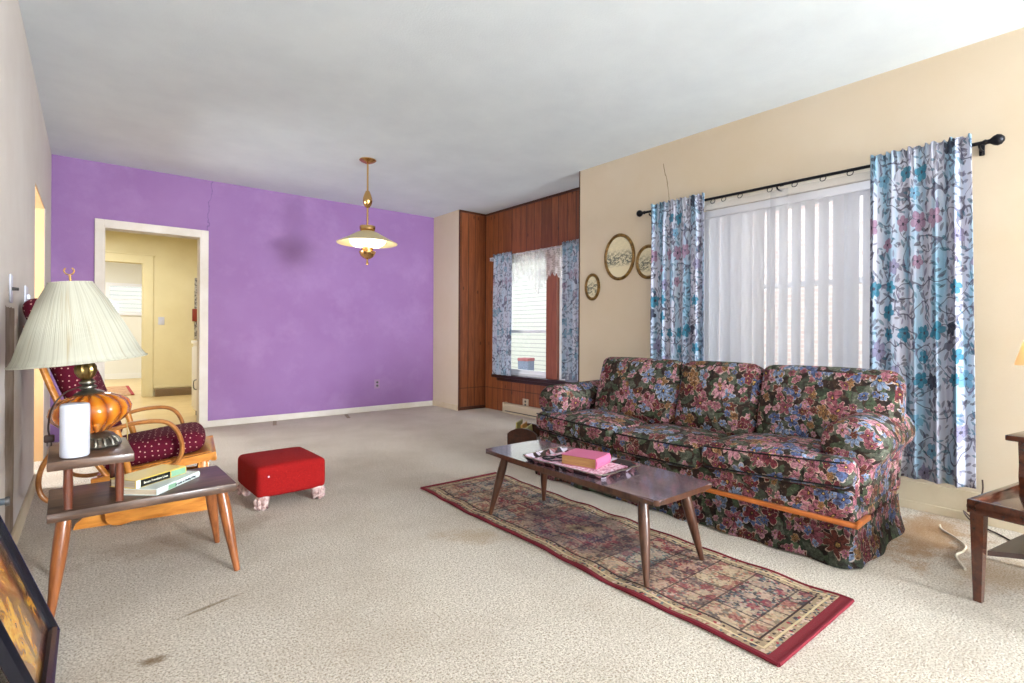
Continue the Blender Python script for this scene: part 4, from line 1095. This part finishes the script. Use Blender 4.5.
# white cylinder
cy = empty('plastic_cylinder', (-.042, 2.588, .5755), 0, 'plain white plastic cylinder standing on the upper shelf before the lamp', 'speaker')
cy['category'] = 'cylinder'
link('body', lathe(nb(), [(0,.004),(.042,.004),(.045,.008),(.045,.196),(.042,.203),(.036,.205),(0,.205)], n=40), M['plastic_white'], cy)
link('foot_ring', lathe(nb(), [(0,0),(.039,0),(.040,.004),(0,.004)], n=40), M['switch_dark'], cy)
# books on the lower shelf
b1 = book('book', (.395, 2.765, .3862), R(140), .14, .28, .026, M['book_white'], M['pages_w'], 'larger white paperback at the bottom of the two books on the end table')
# put the spine on the camera side: mirror by rotating about z
def spine_text(bk_, s, size, mat, l_, h, yoff=.5):
    # spine lies on local x=0 face, facing -x
    mt = Matrix.Translation((-.0061, l_*yoff, h/2)) @ Matrix.Rotation(-pi/2, 4, 'Z') @ Matrix.Rotation(pi/2, 4, 'X')
    return text_mesh('lettering', s, size, mat, bk_, mt)
b1.rotation_euler = (0,0,R(140)); b1.location = (.395, 2.765, .3862)
spine_text(b1, 'A Guide to Healthy Living', .013, M['ink_dark'], .25, .026, .42)
link('spine_print', B(-.0048, -.0036, .165, .215, .004, .022), M['book_green'], b1, smooth=False)
b2 = book('book', (.340, 2.755, .4125), R(128), .13, .245, .034, M['book_yellow'], M['pages_w'], 'smaller black and yellow spined book on top of the white paperback')
link('spine_band', B(-.0058, -.0040, .085, .225, .003, .031), M['book_black'], b2, smooth=False)
link('spine_end', B(-.0058, -.0040, .227, .2455, .001, .033), M['book_white'], b2, smooth=False)
link('spine_print', B(-.0057, -.0040, .005, .080, .004, .030), M['book_green'], b2, smooth=False)
spine_text(b2, 'Seven Freedom Lives', .0135, M['ink_white'], .31, .034, .5)

# ------------------------------------------------------------------ glider chair
ch = empty('glider_chair', (.600, 3.733, 0), R(-7.5), 'honey maple glider chair with bentwood arms and burgundy dotted cushions', 'chair')
MP = M['maple']; BU = M['burgundy']; BW = M['bentwood']
for s in (-1, 1):
    y = s*.25
    # floor runner
    pr = [(-.64,.0),(-.63,.03),(-.60,.055),(-.55,.07),(-.02,.07),(-.0,.05),(.0,.0)]
    link('runner', prism(nb(), pr, .035, 'y', s*.215-.0175), MP, ch, smooth=False)
    # shaped side apron outside the runner
    ap = [(-.50,.155),(-.50,.05),(-.49,.025),(-.465,.008),(-.43,.004),(-.39,.012),(-.35,.028),(-.30,.034),(-.25,.036),(-.19,.058),(-.13,.068),(-.02,.074),(-.02,.155)]
    link('side_apron', prism(nb(), ap, .02, 'y', y+s*.022-.01), MP, ch, smooth=False)
    link('glide_post', B(-.075, -.035, y-.02, y+.02, .07, .315, .004), MP, ch); link('glide_post', B(-.46, -.42, y-.02, y+.02, .07, .26, .004), MP, ch)
    # seat rail, rising to the front
    rl = [(-.56,.225),(-.56,.270),(.015,.352),(.02,.31)]
    link('seat_rail', prism(nb(), rl, .03, 'y', s*.27-.015), MP, ch, smooth=False)
    arm_p = [(-.60,.50),(-.52,.507),(-.462,.53),(-.362,.556),(-.245,.554),(-.182,.504),(-.152,.404),(-.172,.325),(-.229,.290),(-.32,.292)]
    link('arm', tube(nb(), smooth_path([(x, s*.305, z) for x, z in arm_p], 6), .0145, 10, sx=1.25, sy=.85), BW, ch)
    link('arm_post', tube(nb(), [(-.455, s*.300, .535), (-.385, s*.295, .25)], [.015,.013], 12, sx=1.2), MP, ch)
    lp_ = [(-.60,.50),(-.68,.47),(-.745,.38),(-.765,.28),(-.74,.20),(-.66,.165),(-.56,.18),(-.48,.235)]
    link('rear_loop', tube(nb(), smooth_path([(x, s*.30, z) for x, z in lp_], 6), .012, 10), BW, ch)
    link('back_post', tube(nb(), smooth_path([(-.48, s*.262, .25), (-.62, s*.262, .50), (-.725, s*.258, .76), (-.825, s*.235, 1.08)], 6), .019, 12, sx=1.1, sy=.8), MP, ch)
link('cross_brace', B(-.30, -.26, -.25, .25, .10, .14, .004), MP, ch); link('front_rail', B(-.01, .018, -.285, .285, .298, .345, .006), MP, ch)
link('seat_deck', prism(nb(), [(-.54,.262),(-.54,.278),(-.01,.352),(-.01,.335)], .50, 'y', -.25), MP, ch, smooth=False)
link('base_panel', B(-.035, -.018, -.24, .24, .07, .29, .003), MP, ch)
b = nb()
for z, x in ((.62,-.670),(1.04,-.805)): box(b, x-.012, x+.012, -.25, .25, z-.02, z+.02, .004)
link('back_rail', b, MP, ch)
mt = Matrix.Translation((-.575, 0, .275)) @ Matrix.Rotation(R(-8.5), 4, 'Y')
bm = cushion(nb(), -.0+.04, .545, -.235, .235, .0, .115, .055, .025, 16, .012, mat=mt, wr=.004); link('seat_cushion', bm, BU, ch, uv=True)
mt = Matrix.Translation((-.53, 0, .40)) @ Matrix.Rotation(R(-21), 4, 'Y')
tmp = cushion(nb(), 0, .865, -.25, .25, -.05, .055, .05, .03, 16, .01, wr=.005)
for v in tmp.verts: v.co = mt @ Vector((-v.co.z*1.0+.03, v.co.y, v.co.x))
link('back_cushion', tmp, BU, ch, uv=True)

# ------------------------------------------------------------------ leaning picture
# bottom edge on the carpet along Y, leaning back to the left wall
pf = bpy.data.objects.new('leaning_picture', None); COL.objects.link(pf); pf.location = (-.083, 1.85, 0)
pf.rotation_euler = (0, R(-19.2), 0); tag(pf, 'black framed golden abstract picture leaning against the left wall', 'picture')
PW, PH = .56, .56   # along Y, up
bm = nb(); w1 = .052
def rail(bm, prof, a0, a1, vertical, pos, mirror):
    pass
def frame_loop(prof):
    loops = []
    for inset, d in prof:
        loops.append([(d, inset, inset), (d, PW-inset, inset), (d, PW-inset, PH-inset), (d, inset, PH-inset)])
    return loops
lp = frame_loop([(0,-.02),(0,.004),(.008,.010),(.016,.004),(.020,.004),(.030,.012),(.044,.004),(.050,-.004),(.050,-.02)])
vs = [[bm.verts.new(p_) for p_ in l_] for l_ in lp]
for i in range(len(vs)):
    a, b_ = vs[i], vs[(i+1)%len(vs)]
    for k in range(4):
        f = bm.faces.new((a[k], a[(k+1)%4], b_[(k+1)%4], b_[k])); f.material_index = 1 if i in (2,3) else 0
link('frame', bm, [M['black'], M['navy']], pf, smooth=False)
link('painting', B(-.018, -.010, .048, PW-.048, .048, PH-.048), M['painting'], pf, smooth=False)
link('backing', B(-.024, -.019, .01, PW-.01, .01, PH-.01), M['dark_wood'], pf, smooth=False)

# ------------------------------------------------------------------ right step table and lamp
rt = empty('side_table', (2.72, .445, 0), R(-10.5), 'dark cherry step side table with raised rim at the right edge', 'table')
# local: +x deeper to the right wall side, -y toward the camera side
TL, TW = .62, .60
CH = M['cherry']
zt = .405
link('tabletop', B(0, TL, -TW, 0, zt-.035, zt-.022, .002), CH, rt)
bm = nb(); r0 = .022
box(bm, 0, r0, -TW, 0, zt-.055, zt, .005); box(bm, TL-r0, TL, -TW, 0, zt-.055, zt, .005); box(bm, r0, TL-r0, -r0, 0, zt-.055, zt, .005); box(bm, r0, TL-r0, -TW, -TW+r0, zt-.055, zt, .005)
link('rim', bm, CH, rt)
for x, y in ((.03,-.03),(TL-.03,-.03),(.03,-TW+.03),(TL-.03,-TW+.03)):
    bm = loft(nb(), [[(x+a*.013, y+b_*.013, 0) for a, b_ in ((-1,-1),(1,-1),(1,1),(-1,1))], [(x+a*.022, y+b_*.022, zt-.05) for a, b_ in ((-1,-1),(1,-1),(1,1),(-1,1))]])
    link('leg', bm, CH, rt, smooth=False)
# lower shelf with concave left side
def bez(n=14): return [(.05+.16*sin(pi*i/n), -.05-(TW-.10)*i/n) for i in range(n+1)]
pts = bez()+[(TL-.05, -TW+.05), (TL-.05, -.05)]
link('lower_shelf', prism(nb(), pts, .02, 'z', .185), M['sill_dark'], rt, smooth=False)
# upper tier with curved brackets
link('upper_tier', B(.27, .60, -.58, -.03, .617, .642, .006), CH, rt)
for y in (-.08, -.52):
    prb = [(.31,.384),(.37,.384),(.36,.42),(.335,.47),(.34,.52),(.36,.57),(.39,.618),(.295,.618),(.30,.57),(.305,.52),(.30,.47),(.31,.42)]
    link('bracket', prism(nb(), prb, .03, 'y', y-.015), CH, rt, smooth=False)
    
rl_ = empty('shaded_lamp', (3.135, .205, .6425), 0, 'cream shaded table lamp cut by the right picture edge on the side table', 'lamp')
link('base', lathe(nb(), [(0,0),(.06,0),(.062,.01),(.03,.025),(.02,.05),(.045,.09),(.05,.12),(.025,.16),(.012,.19),(.010,.33),(0,.33)]), M['old_brass'], rl_)
LS = .29
bm = lathe(nb(), [(.150,LS),(.095,LS+.20),(.093,LS+.20),(.148,LS),(.150,LS)], n=40); link('lamp_shade', bm, M['lampshade_r'], rl_)
link('bulb', lathe(nb(), [(0,.33),(.012,.335),(.028,.365),(.03,.385),(.02,.408),(0,.415)], n=20), simple('lit_bulb', (1,.9,.7,1), .4, emit=(1,.88,.68,1), es=3), rl_)

# cords
def cord(name, pts, r, mat, label): tag(link(name, tube(nb(), smooth_path(pts, 8), r, 8), mat), label, 'cord')
cord('power_cord', [(3.61,.70,.02),(3.58,.685,.006),(3.50,.62,.006),(3.40,.56,.006),(3.30,.55,.006),(3.20,.56,.006),(3.05,.50,.006)], .005, M['cord_white'], 'white power cord curling over the stained carpet beside the side table')
cord('power_cord', [(3.855,.60,.02),(3.85,.64,.06),(3.83,.60,.015),(3.70,.45,.004),(3.5,.33,.004),(3.3,.25,.004)], .004, M['cord_dark'], 'dark brown power cord on the carpet behind the side table')
cord('power_cord', [(3.872,.565,.25),(3.866,.562,.20),(3.862,.57,.15),(3.862,.60,.03)], .004, M['cord_dark'], 'short brown cord hanging below the right floral curtain')

# carpet clips by the purple wall
for k, (x, y) in enumerate(((1.655, 6.33), (2.50, 6.30))):
    o = link('floor_vent', B(-.14, .14, -.02, .02, 0, .006, .002), M['heater_brown'], None, smooth=False); o.location = (x, y, 0); o.rotation_euler = (0,0,R(75))
    tag(o, ('thin dark strip vent in carpet behind the red footstool', 'thin dark strip vent in carpet by the purple wall, right one')[k], 'vent', 'strip vents in the carpet')

# ------------------------------------------------------------------ outside
struct('ground', B(5.0, 30, -12, 22, -.75, -.65), M['grass'])
nh = empty('neighbor_house', (9.0, 4.0, 0), 0, 'white clapboard house seen through the alcove window', 'house')
link('wall', B(0, .3, 1.0, 16, -.65, 4.6), M['siding'], nh, smooth=False)
link('brick_wall', B(-.02, .3, -8, 1.0, -.65, 4.6), M['brick'], nh, smooth=False)
for y in (12.4,):
    f = link('window', B(-.05, 0, y, y+.9, .9, 2.2), M['sash_white'], nh, smooth=False); link('pane', B(-.06, -.05, y+.08, y+.82, .98, 2.12), M['ext_blue'], f, smooth=False)
gs = link('sky_screen', B(-4, 4, 17, 17.2, -.65, 3.5), M['siding'], smooth=False); tag(gs, 'pale clapboard panel added outside the far room window to cover bright sky', 'wall')  # added backdrop, keeps the far window from showing bright sky
pl = empty('porch_bin', (6.25, 7.1, -.65), R(15), 'slate blue bin outside seen through the alcove window', 'bin')
link('body', loft(nb(), [[(a*.22, b_*.22, 0) for a, b_ in ((-1,-1),(1,-1),(1,1),(-1,1))], [(a*.26, b_*.26, 1.25) for a, b_ in ((-1,-1),(1,-1),(1,1),(-1,1))]]), M['ext_blue'], pl, smooth=False)
link('lid', B(-.28, .28, -.28, .28, 1.25, 1.31, .02), M['ext_red'], pl)

pl.scale = (.42, .42, .95)
pl.location = (6.25, 7.22, -.65)
# ------------------------------------------------------------------ lights
w = bpy.data.worlds.new('world'); S.world = w; w.use_nodes = True
bg = w.node_tree.nodes['Background']; bg.inputs[0].default_value = (.84,.92,1,1); bg.inputs[1].default_value = 2.5
def area(name, loc, rot, sx, sy, power, col=(1,1,1), portal=False):
    l_ = bpy.data.lights.new(name, 'AREA'); l_.shape = 'RECTANGLE'; l_.size = sx; l_.size_y = sy; l_.energy = power; l_.color = col
    if portal: l_.cycles.is_portal = True
    o = bpy.data.objects.new(name, l_); o.location = loc; o.rotation_euler = rot; COL.objects.link(o); return o
area('portal_main', (XR+.25, (RY0+RY1)/2, 1.4), (0, R(90), 0), 1.4, 1.9, 0, portal=True)
area('portal_alcove', (XA+.2, (WY0+WY1)/2, 1.3), (0, R(90), 0), 1.6, 1.7, 0, portal=True)
area('portal_front', (1.8, YR-.2, 1.42), (R(90), 0, 0), 3.6, 2.2, 0, portal=True)
# added fill lights, no fixture stands behind any of them
area('bounce_fill_light', (3.0, -5.2, 1.1), (R(128),0,R(16)), 1.4, .8, 470, (.86,.93,1))  # unseen upward fill behind the camera, standing in for bounced flash
area('room_fill_light', (3.0, -5.2, 2.0), (R(90),0,R(18)), 1.4, .7, 260, (.88,.94,1))  # added frontal fill behind the camera, brightens the whole room
area('kitchen_fill_light', (.3, 8.6, 2.55), (0,0,0), .8, .8, 34, (.96,.98,1))  # overhead fill added for the kitchen
area('far_room_fill_light', (-.2, 12.3, 2.55), (0,0,0), 1.2, 1.2, 42, (.93,.97,1))  # overhead fill put in to brighten the pale far room
area('hall_fill_light', (-1.7, 5.2, 1.6), (0,R(-90),0), 1.4, .9, 95, (.90,.96,1))  # unseen fill added in the hall, shining through the left opening
def point(name, loc, power, col, r=.03):
    l_ = bpy.data.lights.new(name, 'POINT'); l_.energy = power; l_.color = col; l_.shadow_soft_size = r
    o = bpy.data.objects.new(name, l_); o.location = loc; COL.objects.link(o)
point('lamp_bulb_light', (3.135, .205, 1.085), 1.6, (1,.84,.60))
point('pendant_bulb_light', (2.07, 4.74, 1.895), 30, (.97,.97,.95), .03)

# ------------------------------------------------------------------ camera
cam = bpy.data.cameras.new('camera'); co = bpy.data.objects.new('camera', cam); COL.objects.link(co)
cam.sensor_width = 36; cam.lens = 516/1024*36; cam.shift_y = -8.9/1024; cam.clip_start = .05
co.location = (0, 0, 1.06)
yaw = R(39.3)
fwd = Vector((sin(yaw), cos(yaw), 0)); rgt = Vector((cos(yaw), -sin(yaw), 0)); up = Vector((0,0,1))
ro = R(.3)
r2 = rgt*cos(ro)+up*sin(ro); u2 = -rgt*sin(ro)+up*cos(ro)
mw = Matrix((( r2.x, u2.x, -fwd.x, 0),( r2.y, u2.y, -fwd.y, 0),( r2.z, u2.z, -fwd.z, 1.06),(0,0,0,1)))
co.matrix_world = mw
S.camera = co
S.view_settings.view_transform = 'Standard'; S.view_settings.look = 'None'; S.view_settings.gamma = 1; S.view_settings.exposure = .58
S.view_settings.use_curve_mapping = False
